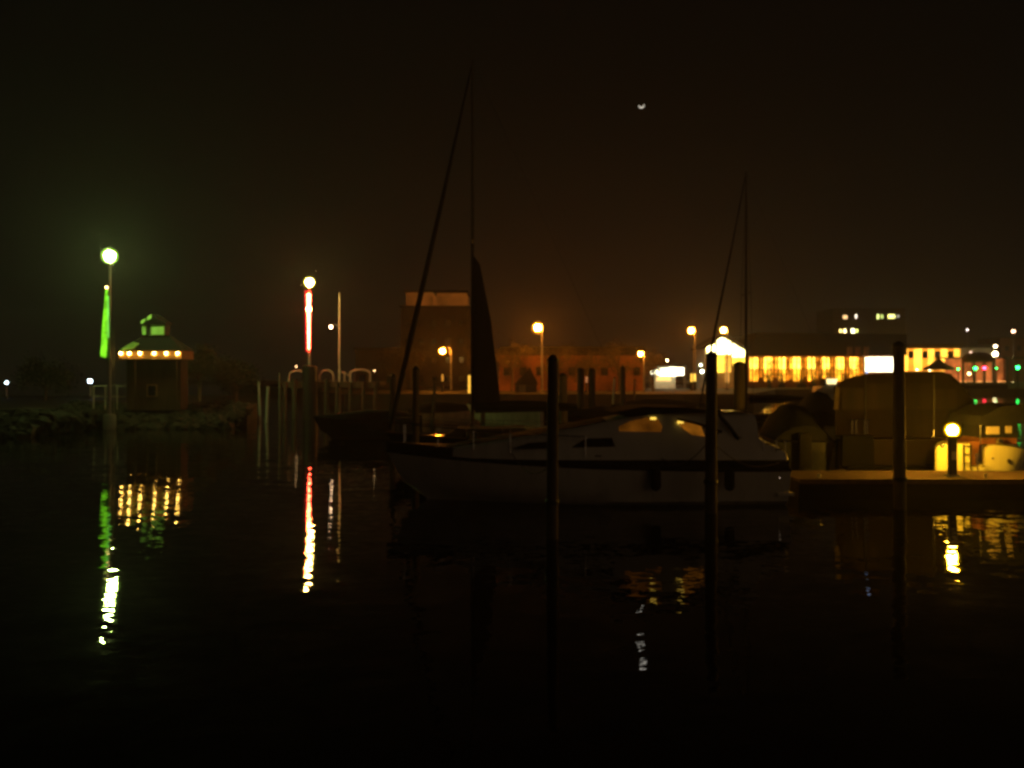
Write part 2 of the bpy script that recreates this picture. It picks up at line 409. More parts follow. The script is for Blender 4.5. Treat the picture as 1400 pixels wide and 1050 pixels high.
# porch gable on the left with pale boards, the green light put into their colour
MB().prism([(hx(166),hz(478)),(hx(184),hz(467.5)),(hx(191),hz(469.5)),(hx(183),hz(477)),(hx(170),hz(479))], -1.25, -1.02).build('porch_fascia', M['green_lit_wood'], hut)
cup = MB().box(hx(189), hx(219), -0.15, 0.6, hz(459), hz(443)).build('cupola', M['dark_wall'], hut)
MB().prism([(hx(186.5),hz(441)),(hx(203),hz(428)),(hx(221),hz(441)),(hx(221),hz(443)-0.002),(hx(186.5),hz(443)-0.002)], -0.35, 0.8).build('cupola_roof', M['roof'], cup)
MB().prism([(hx(188),hz(442)),(hx(188),hz(438)),(hx(194),hz(434.5)),(hx(194),hz(438.5))], -0.44, -0.36).build('barge_board', M['green_lit_wood'], cup)
MB().prism([(hx(196.5),hz(437.5)),(hx(196.5),hz(433)),(hx(202),hz(428.5)),(hx(202),hz(434))], -0.44, -0.36).build('barge_board', M['green_lit_wood'], cup)
MB().box(hx(188), hx(193), -0.27, -0.16, hz(457), hz(443.5)).build('corner_board', M['green_lit_wood'], cup)
MB().box(hx(200), hx(218), -0.27, -0.16, hz(457), hz(443.5)).build('board_panel', M['green_lit_wood'], cup)
for u in (165.5, 177, 191.5, 211, 227.5, 243):
    l = MB().lathe([(0.0,0.02),(0.10,0.02),(0.13,-0.05),(0.14,-0.1),(0.0,-0.1)], (hx(u), -1.02, hz(481)+0.06), 12).build('eave_lamp', M['dark_steel'], hut, True)
    MB().ball((hx(u), -1.04, hz(483)), 0.10, 10, 7).build('bulb', E['warm_white'], l, True)
for u in (183, 240): MB().box(hx(u)-0.05, hx(u)+0.05, -0.9, -0.8, 0, hz(491)).build('post', M['hut_wall'], hut)
w = MB().box(hx(196), hx(210), -0.46, -0.41, 0.95, 1.85).build('window', M['hut_trim'], hut)
MB().box(hx(197.5), hx(208.5), -0.475, -0.461, 1.03, 1.77).build('pane', M['glass'], w)
d_ = MB().box(hx(219), hx(235), -0.46, -0.41, 0.0, 1.9).build('door', M['hut_wall'], hut)
MB().ball((hx(233), -0.5, 0.95), 0.035, 8, 6).build('handle', M['chrome'], d_)

# ------------------------------------------------------------ small lamps on the pier
def post_lamp(name, u, v, D, zb, r, em, label, cat='street lamp', group=None, pole=0.05, arm=None):
    """vertical post with a globe on top; arm = sideways offset of the globe in photo pixels"""
    zt = PZ(v, D)
    off = (arm or 0)/F*D
    o = empty(name, (PX(u,D)-off, D, zb), label, cat, group)
    h = zt - zb
    if arm:
        MB().tube([(0,0,0),(0,0,h*0.6),(0,0,h+r*0.9),(off*0.25,0,h+r*1.7),(off*0.7,0,h+r*1.9),(off,0,h+r*1.75)], [pole*1.5,pole*1.1,pole*0.8,pole*0.7,pole*0.6,pole*0.6], 10).build('pole', M['steel'], o, True)
        MB().lathe([(0,0.25*r),(r*0.5,0.2*r),(r*1.1,-0.25*r),(r*1.15,-0.5*r),(r*0.95,-0.5*r),(0,-0.4*r)], (off,0,h+r*1.55), 14).build('lamp_head', M['dark_steel'], o, True)
        MB().ball((off,0,h), r, 14, 9).build('globe', em, o, True)
    else:
        MB().tube([(0,0,0),(0,0,h*0.5),(0,0,h-r*0.95)], [pole*1.5,pole*1.1,pole*0.8], 10).build('pole', M['steel'], o, True)
        MB().lathe([(0,0),(pole*1.8,0),(r*0.6,0.25*r),(0,0.25*r)], (0,0,h-r*1.15), 12).build('collar', M['dark_steel'], o, True)
        MB().ball((0,0,h), r, 14, 9).build('globe', em, o, True)
        MB().lathe([(0,0),(r*0.55,0),(r*0.3,r*0.25),(0,r*0.3)], (0,0,h+r*0.93), 12).build('cap', M['dark_steel'], o, True)
    if em.name in GL: MB().ball(((off if arm else 0),0,h), r*2.0, 18, 11).build('halo_shell', GL[em.name], o, True)
    MB().lathe([(0,0),(pole*3.2,0),(pole*3.2,0.06),(pole*1.8,0.25),(0,0.25)], (0,0,0), 12).build('base', M['dark_steel'], o, True)
    return o
post_lamp('street_lamp', 9, 523, 92, 1.25, 0.15, E['blue_white'], 'blue white globe lamp farthest left beside the pale slipway', group='blue white lamps on the pier')
post_lamp('street_lamp', 123, 521, 92, 1.25, 0.21, E['blue_white'], 'blue white globe lamp left of the tall green harbour light', group='blue white lamps on the pier')
post_lamp('street_lamp', 251.5, 516, 92, 1.25, 0.10, E['blue_white'], 'tiny blue white lamp at the right corner of the pier hut', group='blue white lamps on the pier')
# handrail between lamp and hut
rl = empty('handrail', (PX(128,58.6), 58.6, 1.25), 'thin handrail running from the blue white lamp to the hut', 'railing')
m1 = MB(); Ls = PX(176,58.6) - PX(128,58.6); zr = PZ(527.5,58.6)-1.25
m1.tube([(0,0,zr),(Ls,0,zr)], 0.03, 8); m1.tube([(0,0,zr*0.55),(Ls,0,zr*0.55)], 0.02, 8); m1.build('rail', M['pale_paint'], rl)
for k in range(4): MB().tube([(Ls*k/3,0,0),(Ls*k/3,0,zr-0.03)], 0.03, 8).build('post', M['pale_paint'], rl)

# ------------------------------------------------------------ mooring piles
def pile(u, vt, D, r, label, m=None, group='mooring piles near the boats', cap=True, lean=None, zb=-1.2):
    if lean is None: lean = random.uniform(-0.006, 0.006)*D*0.5 if D > 36 else random.uniform(-0.03, 0.03)
    o = empty('mooring_pile', (PX(u,D), D, 0), label, 'mooring pile', group)
    zt = PZ(vt, D)
    pts = [(lean*(z/zt), 0, z) for z in [zb + (zt-zb)*k/7 for k in range(8)]]
    rs = [r*(1.08 - 0.02*k + random.uniform(-.02,.02)) for k in range(8)]
    MB().tube(pts, rs, 16).build('pile_shaft', m or M['timber'], o, True)
    if cap: MB().lathe([(0,0.0),(r*1.05,0.0),(r*1.08,0.04),(r*0.6,0.12),(0,0.16)], (lean,0,zt+0.003), 16).build('pile_cap', M['dark_steel'], o, True)
    if D < 30:
        MB().lathe([(r*1.12,0),(r*1.22,0.02),(r*1.22,0.10),(r*1.12,0.12)], (0,0,0.75), 16).build('mooring_band', M['dark_steel'], o, True)
    return o
pile(755, 494, 17.6, 0.125, 'dark mooring pile standing before the middle of the white motor cruiser')
pile(972, 488, 21.0, 0.155, 'dark thick mooring pile before the cabin windows of the motor cruiser')
pile(1230, 474, 21.6, 0.155, 'tallest dark mooring pile in front of the canvas covered cruiser')
pile(1011, 499, 34.0, 0.25, 'dark mooring pile cutting the lower right of the glowing gabled hall')
pile(568, 506, 30.0, 0.13, 'dark mooring pile left of the yellow lit post, near the sailing yacht')
G2 = 'mooring piles before the quay'
for u, vt, Dd, r, lb, mm in (
    (771, 514, 40, 0.2, 'pale brown pile right beside the dark middle pile', M['grey_timber']),
    (794, 505, 60, 0.27, 'dark pile, first of the close pair right of the brightest orange lamp', None),
    (809, 506, 60, 0.26, 'dark pile, second of the close pair right of the brightest orange lamp', None),
    (852, 503, 62, 0.2, 'dark pile just left of the small orange lamp on the quay', None),
    (837, 518, 66, 0.09, 'thin pale pile standing between dark piles before the quay', M['pale_paint']),
    (865, 520, 66, 0.09, 'thin reddish pile below the small orange lamp', M['grey_timber']),
    (535, 515, 46, 0.16, 'dark pile farthest left before the sailing yacht bow', None),
    (592, 519, 60, 0.12, 'short dark pile left of the leaning orange street lamp', None),
    (660, 500, 55, 0.16, 'dark pile beneath the yacht sail cover', None)):
    pile(u, vt, Dd, r, lb, mm, G2)
G3 = 'mooring piles left of the red light'
pile(356, 522, 66, 0.09, 'slender pale pile, farthest left of the pair left of the red light', M['pale_paint'], G3, False)
pile(364.5, 528, 64, 0.11, 'shorter pale pile, right one of the pair left of the red light', M['pale_paint'], G3, False)
pile(383, 510, 68, 0.10, 'single grey pile touching the left end of the red light jetty', M['grey_timber'], G3, False)

# ------------------------------------------------------------ red light on its jetty
D = 71.0
jet = empty('jetty', (PX(427,D), D+0.5, 0), 'dark piled jetty with orange lit hoop rails under the red light', 'jetty')
def jx(u): return PX(u, D) - PX(427, D)
dz = PZ(522, D)
MB().box(jx(386), jx(520), -0.6, 2.6, dz-0.28, dz).build('deck', M['deck'], jet)
MB().box(jx(387), jx(519), -0.68, -0.602, dz-0.5, dz-0.02).build('fender_beam', M['timber'], jet)
for u in (391, 404, 418, 433, 447, 462, 480, 498, 514):
    MB().tube([(jx(u),-0.85,-1),(jx(u),-0.85,dz+ (0.25 if u in (404,447) else -0.05))], [0.24,0.2] if u in (404,447) else [0.17,0.15], 12).build('pile', M['timber'] if u not in (418,433) else M['grey_timber'], jet, True)
def hoop(ua, ub, v0, vtop, y=-0.5, r=0.085):
    za, zt_ = PZ(v0, D), PZ(vtop, D); xa, xb = jx(ua), jx(ub); c = (xa+xb)/2; w = (xb-xa)/2
    pts = [(xa,y,dz)] + [(c-w*math.cos(t), y, za+(zt_-za)*math.sin(t)) for t in [PI*k/10 for k in range(11)]] + [(xb,y,dz)]
    MB().tube(pts, r, 8).build('hoop_rail', M['pale_paint'], jet, True)
hoop(395, 418, 514, 507); hoop(437, 456, 515, 506); hoop(479, 506, 511, 505.5)
MB().tube([(jx(462),-0.5,PZ(508,D)),(jx(470),-0.5,PZ(510,D)),(jx(478),-0.5,PZ(513,D))], 0.05, 8).build('handrail', M['pale_paint'], jet, True)
for u in (471, 479, 506): MB().box(jx(u)-0.06, jx(u)+0.06, -0.56, -0.44, dz, PZ(507.5,D)).build('rail_post', M['pale_paint'], jet)
for u, v in ((405,501),(449,506),(512,507)):
    MB().ball((jx(u),-0.5,PZ(v,D)), 0.055, 10, 7).build('marker_lamp', emit('jetty_marker', (1,0.6,0.25), 10), jet, True)
rd = empty('red_harbour_light', (PX(427,D), D-1.0, 0.0), 'tall jetty light with yellow white lantern above a glowing red tube', 'harbour light')
zt = PZ(386, D-1)
MB().lathe([(0,0),(0.62,0),(0.62,PZ(501,D-1)+1),(0.5,PZ(499,D-1)+1),(0,PZ(499,D-1)+1)], (0,0,-1), 18).build('column', M['dark_steel'], rd, True)
MB().tube([(0,0,PZ(500,D-1)),(0,0,PZ(440,D-1)),(0,0,zt-0.5)], [0.14,0.11,0.08], 14).build('mast', M['pale_paint'], rd, True)
harbour_lantern(rd, zt, 0.31, E['red_white'])
MB().tube([(0,-0.26,PZ(402,D-1)),(0,-0.26,PZ(478,D-1))], [0.16,0.055], 12).build('glow_tube', E['red_tube'], rd, True)
MB().tube([(-0.05,-0.26,PZ(398,D-1)),(-0.05,-0.26,PZ(481,D-1))], [0.30,0.22], 14).build('halo_sleeve', GL['red_tube_light'], rd, True)  # glowing sleeve added for the red halo around the tube
MB().ball((0,-0.27,PZ(423,D-1)), 0.21, 14, 9).build('upper_lamp', emit('hot_red_orange_lamp', (1.0,0.36,0.07), 110), rd, True)
sp = empty('signal_pole', (PX(464,D+3), D+3.0, dz), 'thin pole with a small side lamp right of the red light', 'signal pole')
hh = PZ(400, D+3)-dz
MB().tube([(0,0,-dz-0.5),(0,0,hh*0.5),(0,0,hh)], [0.11,0.09,0.05], 10).build('pole', M['pale_paint'], sp, True)
MB().tube([(0,0,PZ(444,D+3)-dz),(-11.5/F*(D+3),0,PZ(444,D+3)-dz)], 0.03, 8).build('arm', M['steel'], sp, True)
MB().ball((-11.5/F*(D+3),0,PZ(447,D+3)-dz), 0.13, 10, 7).build('lamp', emit('pole_lamp', (1,0.62,0.35), 25), sp, True)

# ------------------------------------------------------------ sodium street lamps of the quay
G = 'orange street lamps on the quay'
post_lamp('street_lamp', 605, 480, 118, 1.7, 0.32, E['sodium'], 'orange street lamp on a thin pole, leftmost on the quay', group=G, pole=0.09, arm=-11.5)
post_lamp('street_lamp', 735, 448, 108, 1.7, 0.42, E['sodium'], 'brightest orange street lamp on the quay, between sail and pile pair', group=G, pole=0.11, arm=-6)
post_lamp('street_lamp', 875.5, 484, 108, 1.7, 0.24, E['sodium'], 'small low orange street lamp left of the white lit canopy', group=G, pole=0.09, arm=-5)
post_lamp('street_lamp', 945, 452, 120, 1.7, 0.34, E['sodium'], 'tall orange street lamp between the white canopy and gabled hall', group=G, pole=0.1, arm=-5)
post_lamp('street_lamp', 989, 451.5, 132, 1.7, 0.36, E['sodium_warm'], 'yellow street lamp directly above the gabled hall roof', group=G, pole=0.1, arm=-5)
# posts lit by the quay lamps, that light put in as emission
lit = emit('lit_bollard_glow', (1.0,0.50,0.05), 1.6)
def lit_bollard(u, v0, v1, D, r, label, em):
    o = empty('lit_post', (PX(u,D), D, 1.7), label, 'lit post', 'lit bollards on the quay')
    z0, z1 = PZ(v1,D)-1.7, PZ(v0,D)-1.7
    MB().lathe([(0,0),(r*1.4,0),(r*1.4,max(0.08,z0)),(0,max(0.08,z0))], (0,0,0), 12).build('base', M['dark_steel'], o, True)
    MB().lathe([(0,0),(r,0),(r,z1-max(0.08,z0)),(0,z1-max(0.08,z0))], (0,0,max(0.08,z0)+0.002), 12).build('glow_tube', em, o, True)
    MB().lathe([(0,0),(r*1.2,0),(r*0.4,0.12),(0,0.12)], (0,0,z1+0.004), 12).build('cap', M['dark_steel'], o, True)
lit_bollard(641.5, 513, 541, 97, 0.13, 'bright yellow lit post right of the leftmost orange lamp', lit)
lit_bollard(605, 512, 521, 112, 0.12, 'short orange lit post right under the leftmost orange lamp', emit('dim_bollard', SOD, 0.8))
lit_bollard(802, 515, 523, 100, 0.10, 'small faint lit post between the close pair of dark piles', emit('faint_bollard', (1,0.4,0.15), 0.5))

# ------------------------------------------------------------ buildings behind the quay
def block(name, u0, u1, vt, D, zb, depth, m, label, cat='building', group=None):
    o = empty(name, (PX((u0+u1)/2,D), D, zb), label, cat, group)
    hw = (PX(u1,D)-PX(u0,D))/2; h = PZ(vt,D)-zb
    MB().box(-hw, hw, 0, depth, 0, h).build('wall', m, o)
    MB().box(-hw-0.3, hw+0.3, -0.3, depth+0.3, h+0.003, h+0.35).build('parapet', M['roof'], o)
    return o, hw, h
def windows(o, hw, h, cols, rows, m_, lit=None, z0=1.2, ww=1.1, wh=1.3, y=-0.06):
    for r in range(rows):
        for c in range(cols):
            x = -hw + (c+0.5)*2*hw/cols; z = z0 + r*(h-z0)/rows
            f = MB().box(x-ww/2-0.08, x+ww/2+0.08, y, -0.002, z-0.08, z+wh+0.08).build('window', M['roof'], o)
            MB().box(x-ww/2, x+ww/2, y-0.02, y-0.002, z, z+wh).build('pane', (lit or {}).get((c, r), M['glass']), f)
b1, hw, h1 = block('warehouse', 548, 640, 420, 190, 1.7, 16, M['dark_wall'], 'dark tall warehouse with a dim orange lit top storey')
windows(b1, hw, h1, 5, 4, None)
pent = emit('dim_orange_storey', (1.0,0.26,0.03), 0.13, 0.4, 0.25)
s_ = MB().box(-hw+1.0, -0.6, 1.5, 12, h1+0.36, PZ(399,190)-1.7).build('top_storey', pent, b1)
s_ = MB().box(0.4, hw-0.5, 1.5, 12, h1+0.36, PZ(400,190)-1.7).build('top_storey', pent, b1)
MB().box(-hw+0.6, hw-0.2, 1.2, 12.4, PZ(399,190)-1.7+0.01, PZ(399,190)-1.2).build('roof', M['roof'], b1)
b2, hw, h2 = block('low_shed', 486, 560, 478, 150, 1.7, 14, M['dark_wall'], 'low dark shed left of the leftmost orange lamp'); windows(b2, hw, h2, 4, 1, None)
b3, hw, h3 = block('brick_warehouse', 682, 882, 486, 122, 1.7, 14, M['brick'], 'long brick warehouse glowing orange behind the brightest lamp'); windows(b3, hw, h3, 9, 1, None, z0=2.4, ww=0.9, wh=1.1)
MB().prism([(-hw-0.5,h3+0.36),(hw+0.5,h3+0.36),(hw-0.3,PZ(474,122)-1.7),(-hw+0.3,PZ(474,122)-1.7)], -0.5, lambda x,z: 14.5).build('roof', M['roof'], b3)
# hut with pointed roof in front of it
ph = empty('boat_shed', (PX(722,104), 104, 1.7), 'small dark shed with a pointed roof under the brightest orange lamp', 'shed')
xa, xb = -18/F*104, 12/F*104
MB().box(xa, xb, 0, 4, 0, PZ(526,104)-1.7).build('wall', M['dark_wall'], ph)
MB().prism([(xa-0.2,PZ(526,104)-1.698),(xb+0.2,PZ(526,104)-1.698),(xb-0.9,PZ(502,104)-1.7),(xa+1.6,PZ(507,104)-1.7)], -0.2, 4.2).build('roof', M['roof'], ph)
MB().box(xa+0.5, xa+1.4, -0.06, -0.002, 0, 1.9).build('door', M['grey_timber'], ph)

# white lit market canopy
D = 150
kc = empty('canopy_kiosk', (PX(908,D), D, 1.7), 'flat roofed kiosk flooded with white light on the quay', 'kiosk')
def kx(u): return PX(u,D)-PX(908,D)
def kz(v): return PZ(v,D)-1.7
MB().box(kx(884), kx(934), -2.6, 3.0, kz(501), kz(498.5)).build('roof', M['roof'], kc)
MB().box(kx(894), kx(924), 0.5, 2.6, 0, kz(501)-0.002).build('wall', M['stucco'], kc)
for u0, u1, v0, v1 in ((887,897,506,512),(898,909,503.5,514),(910,921,502.5,514),(922,931,503,513)):
    MB().box(kx(u0), kx(u1), -2.4, -2.2, kz(v1), kz(v0)).build('light_panel', emit('kiosk_light', (1.0,0.93,0.60), 7), kc)
MB().box(kx(898), kx(918), 0.4, 0.49, kz(521), kz(514.5)).build('window', emit('kiosk_window', (1.0,0.66,0.2), 1.6), kc)
for u in (886, 932): MB().box(kx(u)-0.08, kx(u)+0.08, -2.5, -2.34, 0, kz(501)-0.002).build('post', M['steel'], kc)
post_lamp('street_lamp', 912, 493, 153, 1.7, 0.22, emit('canopy_lamp', (1,0.8,0.4), 30), 'small yellow white lamp rising behind the white lit canopy kiosk', group=G)
post_lamp('street_lamp', 958, 499, 138, 1.7, 0.16, emit('lamp_pale_green', (0.9,1,0.6), 26), 'small greenish white lamp, upper one left of the gabled hall', group='small lamps by the gabled hall')
post_lamp('street_lamp', 960, 508, 128, 1.7, 0.24, emit('lamp_pale_green_low', (0.9,1,0.6), 26), 'greenish white lamp, lower one left of the gabled hall', group='small lamps by the gabled hall')
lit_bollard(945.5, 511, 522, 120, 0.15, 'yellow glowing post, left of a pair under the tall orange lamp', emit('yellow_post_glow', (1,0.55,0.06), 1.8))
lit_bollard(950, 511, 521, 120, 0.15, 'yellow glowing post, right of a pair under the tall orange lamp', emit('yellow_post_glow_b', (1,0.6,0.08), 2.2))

# glowing gabled hall
D = 150
gh = empty('gabled_hall', (PX(991,D), D, 1.7), 'gabled glass hall glowing white yellow at the right end of the quay', 'hall')
def gx(u): return PX(u,D)-PX(991,D)
def gz(v): return PZ(v,D)-1.7
MB().prism([(gx(964),0),(gx(1022),0),(gx(1022),gz(480)),(gx(990),gz(461)),(gx(964),gz(477))], 0.3, 10).build('wall', M['stucco'], gh)
MB().prism([(gx(962),gz(476.5)),(gx(990),gz(459)),(gx(1024),gz(479.5)),(gx(1024),gz(477.5)),(gx(990),gz(456.5)),(gx(962),gz(474))], -0.6, 10.3).build('roof', M['roof'], gh)
hot = emit('hall_bright_glass', (1.0,0.86,0.34), 9, 0.3, 0.5); mid = emit('hall_yellow_glass', (1.0,0.60,0.05), 3.0, 0.25, 0.7); low = emit('hall_amber_glass', (1.0,0.45,0.05), 1.6, 0.3, 0.7)
def gpane(poly, e): MB().prism([(gx(u),gz(v)) for u, v in poly], 0.12, 0.28).build('pane', e, gh)
gpane([(967,489),(978,489),(978,471),(973,471.5),(967,475)], hot)
gpane([(981,484),(990,484),(990,462.5),(987,461.5),(981,465.5)], hot)
gpane([(991.3,484),(999.5,484),(999.5,467.5),(991.3,462.5)], hot)
gpane([(1002,488),(1009.5,488),(1009.5,474),(1002,469.5)], hot)
gpane([(1011,488),(1019,488),(1019,479.5),(1011,475)], hot)
gpane([(981,509),(990,509),(990,485),(981,485)], mid)
gpane([(991.3,509),(999.5,509),(999.5,485),(991.3,485)], low)
gpane([(1002,499),(1019,499),(1019,489),(1002,489)], mid)
gpane([(967,512),(978,512),(978,490.5),(967,490.5)], low)
MB().box(gx(992), gx(996), -0.3, -0.1, gz(523), gz(510)).build('door_lamp', emit('door_glow', (1,0.45,0.08), 1.3), gh)

# ------------------------------------------------------------ long waterside restaurant
D = 165
rs_ = empty('restaurant_hall', (PX(1124,D), D, 1.7), 'long waterside hall with a row of glowing amber windows', 'restaurant')
def rx(u): return PX(u,D)-PX(1124,D)
def rz(v): return PZ(v,D)-1.7
MB().box(rx(1023), rx(1224), 0.4, 15, 0, rz(486)).build('wall', M['brick'], rs_)
MB().prism([(rx(1021),rz(486)+0.01),(rx(1238),rz(486)+0.01),(rx(1238),rz(457)),(rx(1034),rz(455))], -0.7, 16).build('roof', M['roof'], rs_)
wa = [emit('amber_glass_%s' % n, c, s, 0.65, 1.1, sz=0.5) for n, c, s in (('bright',(1.0,0.52,0.05),5.5),('deep',(1.0,0.28,0.01),1.1),('soft',(1.0,0.38,0.02),2.6))]
k = 0; u = 1026.0
while u < 1182:
    bright = True
    for (w_, e_, vb) in ((4.6, wa[0], 521), (0.9, None, 0), (4.6, wa[0], 521), (1.0, None, 0), (3.2, wa[1], 517+random.uniform(-4,4)), (0.9, None, 0), (3.2, wa[1 if random.random()<.6 else 2], 517+random.uniform(-5,3)), (1.2, None, 0)):
        if e_ is not None and u + w_ < 1183:
            f = MB().box(rx(u), rx(u+w_), 0.1, 0.36, rz(504.5), rz(488.5)).build('window', e_, rs_)
            MB().box(rx(u), rx(u+w_), 0.1, 0.36, rz(vb), rz(505.3)).build('window', wa[2] if e_ is wa[0] else wa[1], rs_)
        u += w_
wh = emit('white_lit_glass', (1.0,0.90,0.60), 6, 0.3, 0.3)
for u0, u1 in ((1184,1192),(1192.8,1202),(1202.8,1212),(1212.8,1221.5)):
    MB().box(rx(u0), rx(u1), 0.0, 0.36, rz(508), rz(488.5)).build('window', wh, rs_)
for u0 in (1154.5, 1165.5, 1177): MB().box(rx(u0), rx(u0+5.5), -2.0, -1.3, rz(486.5), rz(474.5)).build('banner', M['tent'], rs_)
u = 1026.0
while u < 1182:
    g_ = MB()
    for du in (2.3, 7.8, 12.4, 16.6): g_.box(rx(u+du)-0.09, rx(u+du)+0.09, -0.02, 0.09, rz(521), rz(488.5))
    for vv in (495.5, 512): g_.box(rx(u), rx(min(u+19.4,1183)), -0.02, 0.09, rz(vv)-0.05, rz(vv)+0.05)
    g_.build('glazing_bars', M['hut_trim'], rs_); u += 20.4
# silhouettes of tables and guests on the terrace, dark leafy shapes standing in
G5 = 'guest silhouettes before the amber windows'
for i, (u0, w_, vt, lb) in enumerate(((1049,5,503,'dark guest silhouette, leftmost before the amber windows'),(1064,9,507,'wide dark guest silhouette, second from the left before the amber windows'),(1090,12,505,'widest dark guest silhouette before the amber windows'),(1108,8,505,'dark guest silhouette right beside the widest one'),(1129,7,509,'low dark guest silhouette before the amber windows, fourth from left group'),(1150,6,506,'dark guest silhouette farthest right before the amber windows'))):
    Dd = 163
    o = empty('silhouette', (PX(u0+w_/2,Dd), Dd, 1.7), lb.replace(', fourth from left group', ', second from the right'), 'silhouette', G5)
    hwid = w_/2/F*Dd
    MB().box(-hwid, hwid, -0.35, 0.35, 0, 0.7).build('box', M['dark_wall'], o)
    c = MB()
    hgt = PZ(vt, Dd)-1.7
    for q in range(260):
        p = Vector((random.gauss(0,hwid*0.42), random.gauss(0,0.2), 0.7+abs(random.gauss(0,0.42))*(hgt-0.7)))
        s = random.uniform(0.1,0.22); a = Vector((random.gauss(0,1),random.gauss(0,1),random.gauss(0,1))).normalized(); b = a.orthogonal().normalized()
        c.add([p, p+a*s+b*s*.5, p+a*s*2, p+a*s-b*s*.5], [(0,1,2,3)])
    c.build('silhouette_top', M['leaf'], o)

# ------------------------------------------------------------ tower block far behind with a few lit windows
D = 560
tb, hw, ht = block('tower_block', 1139, 1238, 422, D, 1.7, 30, M['dark_wall'], 'far dark apartment block with few lit windows above the hall', 'apartment block')
def tx(u): return PX(u,D)-PX(1192.5,D)
def tz(v): return PZ(v,D)-1.7
for u, v, w_, hh, c, s in ((1159.5,433.5,6,5,(1,.6,.25),2.2),(1174.3,432.5,2,5.5,(1,.8,.6),4),(1204.3,433,2.6,6.5,(.8,.9,.25),3.2),(1209.8,432.8,3.2,5,(.7,.85,.2),1.8),
                     (1222,432.6,7.5,5,(1,.9,.2),5),(1226.8,432.6,1.8,5,(.9,.9,.3),3),(1232,432.5,2,3.5,(.8,.7,.5),1.2),
                     (1153.3,452.5,3,4,(1,.7,.2),6),(1159,452.5,3.4,5,(1,.8,.35),7),(1170,452.3,4.6,5.4,(1,.9,.45),9),(1175.4,452.2,3,4,(.85,.9,.2),4)):
    MB().box(tx(u-w_/2), tx(u+w_/2), -0.15, -0.003, tz(v+hh/2), tz(v-hh/2)).build('lit_window', emit('far_window', c, s, sampling='NONE'), tb)

# ------------------------------------------------------------ yellow washed building on the right
D = 400
yb = empty('yellow_building', (PX(1278,D), D, 2.0), 'yellow lit building with small dark square windows right of the tall pile', 'building')
def yx(u): return PX(u,D)-PX(1278,D)
def yz(v): return PZ(v,D)-2.0
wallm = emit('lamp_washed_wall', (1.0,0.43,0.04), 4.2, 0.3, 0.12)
MB().box(yx(1226), yx(1362), 1.0, 20, 0, yz(475.5)).build('wall', M['stucco'], yb)
MB().box(yx(1224), yx(1364), -1.0, 21, yz(475.5)+0.01, yz(470)).build('roof', M['roof'], yb)
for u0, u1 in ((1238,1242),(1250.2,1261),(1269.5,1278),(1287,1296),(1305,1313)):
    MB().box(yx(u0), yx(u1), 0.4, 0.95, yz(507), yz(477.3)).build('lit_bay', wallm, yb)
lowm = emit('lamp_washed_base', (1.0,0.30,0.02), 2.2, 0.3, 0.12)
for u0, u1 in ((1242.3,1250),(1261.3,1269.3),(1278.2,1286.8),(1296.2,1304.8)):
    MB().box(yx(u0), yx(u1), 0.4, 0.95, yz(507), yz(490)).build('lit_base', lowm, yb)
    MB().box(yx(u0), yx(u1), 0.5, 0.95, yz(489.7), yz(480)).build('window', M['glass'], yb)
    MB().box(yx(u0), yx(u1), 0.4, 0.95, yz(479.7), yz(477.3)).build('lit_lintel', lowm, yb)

# terrace pavilion behind the signal lights
D = 392
tp = empty('terrace_pavilion', (PX(1350,D), D, 2.0), 'low reddish terrace pavilion behind the green and red signal lights', 'pavilion')
def qx(u): return PX(u,D)-PX(1350,D)
def qz(v): return PZ(v,D)-2.0
MB().box(qx(1302), qx(1378), 4, 7, 0, qz(490)).build('wall', emit('lamp_lit_terrace_wall', (1.0,0.24,0.05), 0.65, 0.5, 0.15), tp)  # string lights' glow on the wall put in as emission
MB().box(qx(1298), qx(1450), 0, 8, qz(490)+0.01, qz(488)).build('roof', M['roof'], tp)
MB().box(qx(1318), qx(1376), 0.6, 3.8, 0.0, qz(521)).build('terrace_floor', emit('terrace_floor_glow', (1.0,0.38,0.09), 2.2, 0.4, 0.3, sx=1), tp)  # lamp light on the floor put in as emission
for u0 in (1317, 1331.5, 1346, 1359, 1377): MB().box(qx(u0)-0.5, qx(u0)+0.5, -0.2, 0.5, -2.5, qz(490)).build('column', M['dark_wall'], tp)
MB().box(qx(1378), qx(1460), 3, 9, 0, qz(489)).build('side_wall', M['brick'], tp)
def parasol(u, vt, vb, hw_px, D, label, dome=False):
    o = empty('market_tent', (PX(u,D), D, 2.0), label, 'market tent', 'market tents before the yellow building')
    hw_ = hw_px/F*D; zt_, zb_ = PZ(vt,D)-2, PZ(vb,D)-2
    if dome: prof = [(0,0.0)] ; pr = [(hw_*math.cos(PI/2*k/8), zb_+(zt_-zb_)*math.sin(PI/2*k/8)) for k in range(9)]; MB().lathe([(hw_*0.98,zb_-1.2)]+pr, (0,0,0), 24).build('canopy', M['tent'], o, True)
    else: MB().lathe([(hw_,zb_-1.0),(hw_,zb_),(hw_*0.55,zb_+(zt_-zb_)*0.35),(0.1,zt_)], (0,0,0), 8).build('canopy', M['tent'], o)
    for a in range(4):
        t = PI/4+a*PI/2; MB().tube([(hw_*0.85*math.cos(t),hw_*0.85*math.sin(t),0),(hw_*0.85*math.cos(t),hw_*0.85*math.sin(t),zb_-1.0)], 0.12, 8).build('leg', M['steel'], o)
    return o
parasol(1283, 489, 503, 20, 384, 'pointed brown market tent before the yellow building')
parasol(1337, 481, 492, 20, 384, 'domed brown market tent right of the pointed one', True)

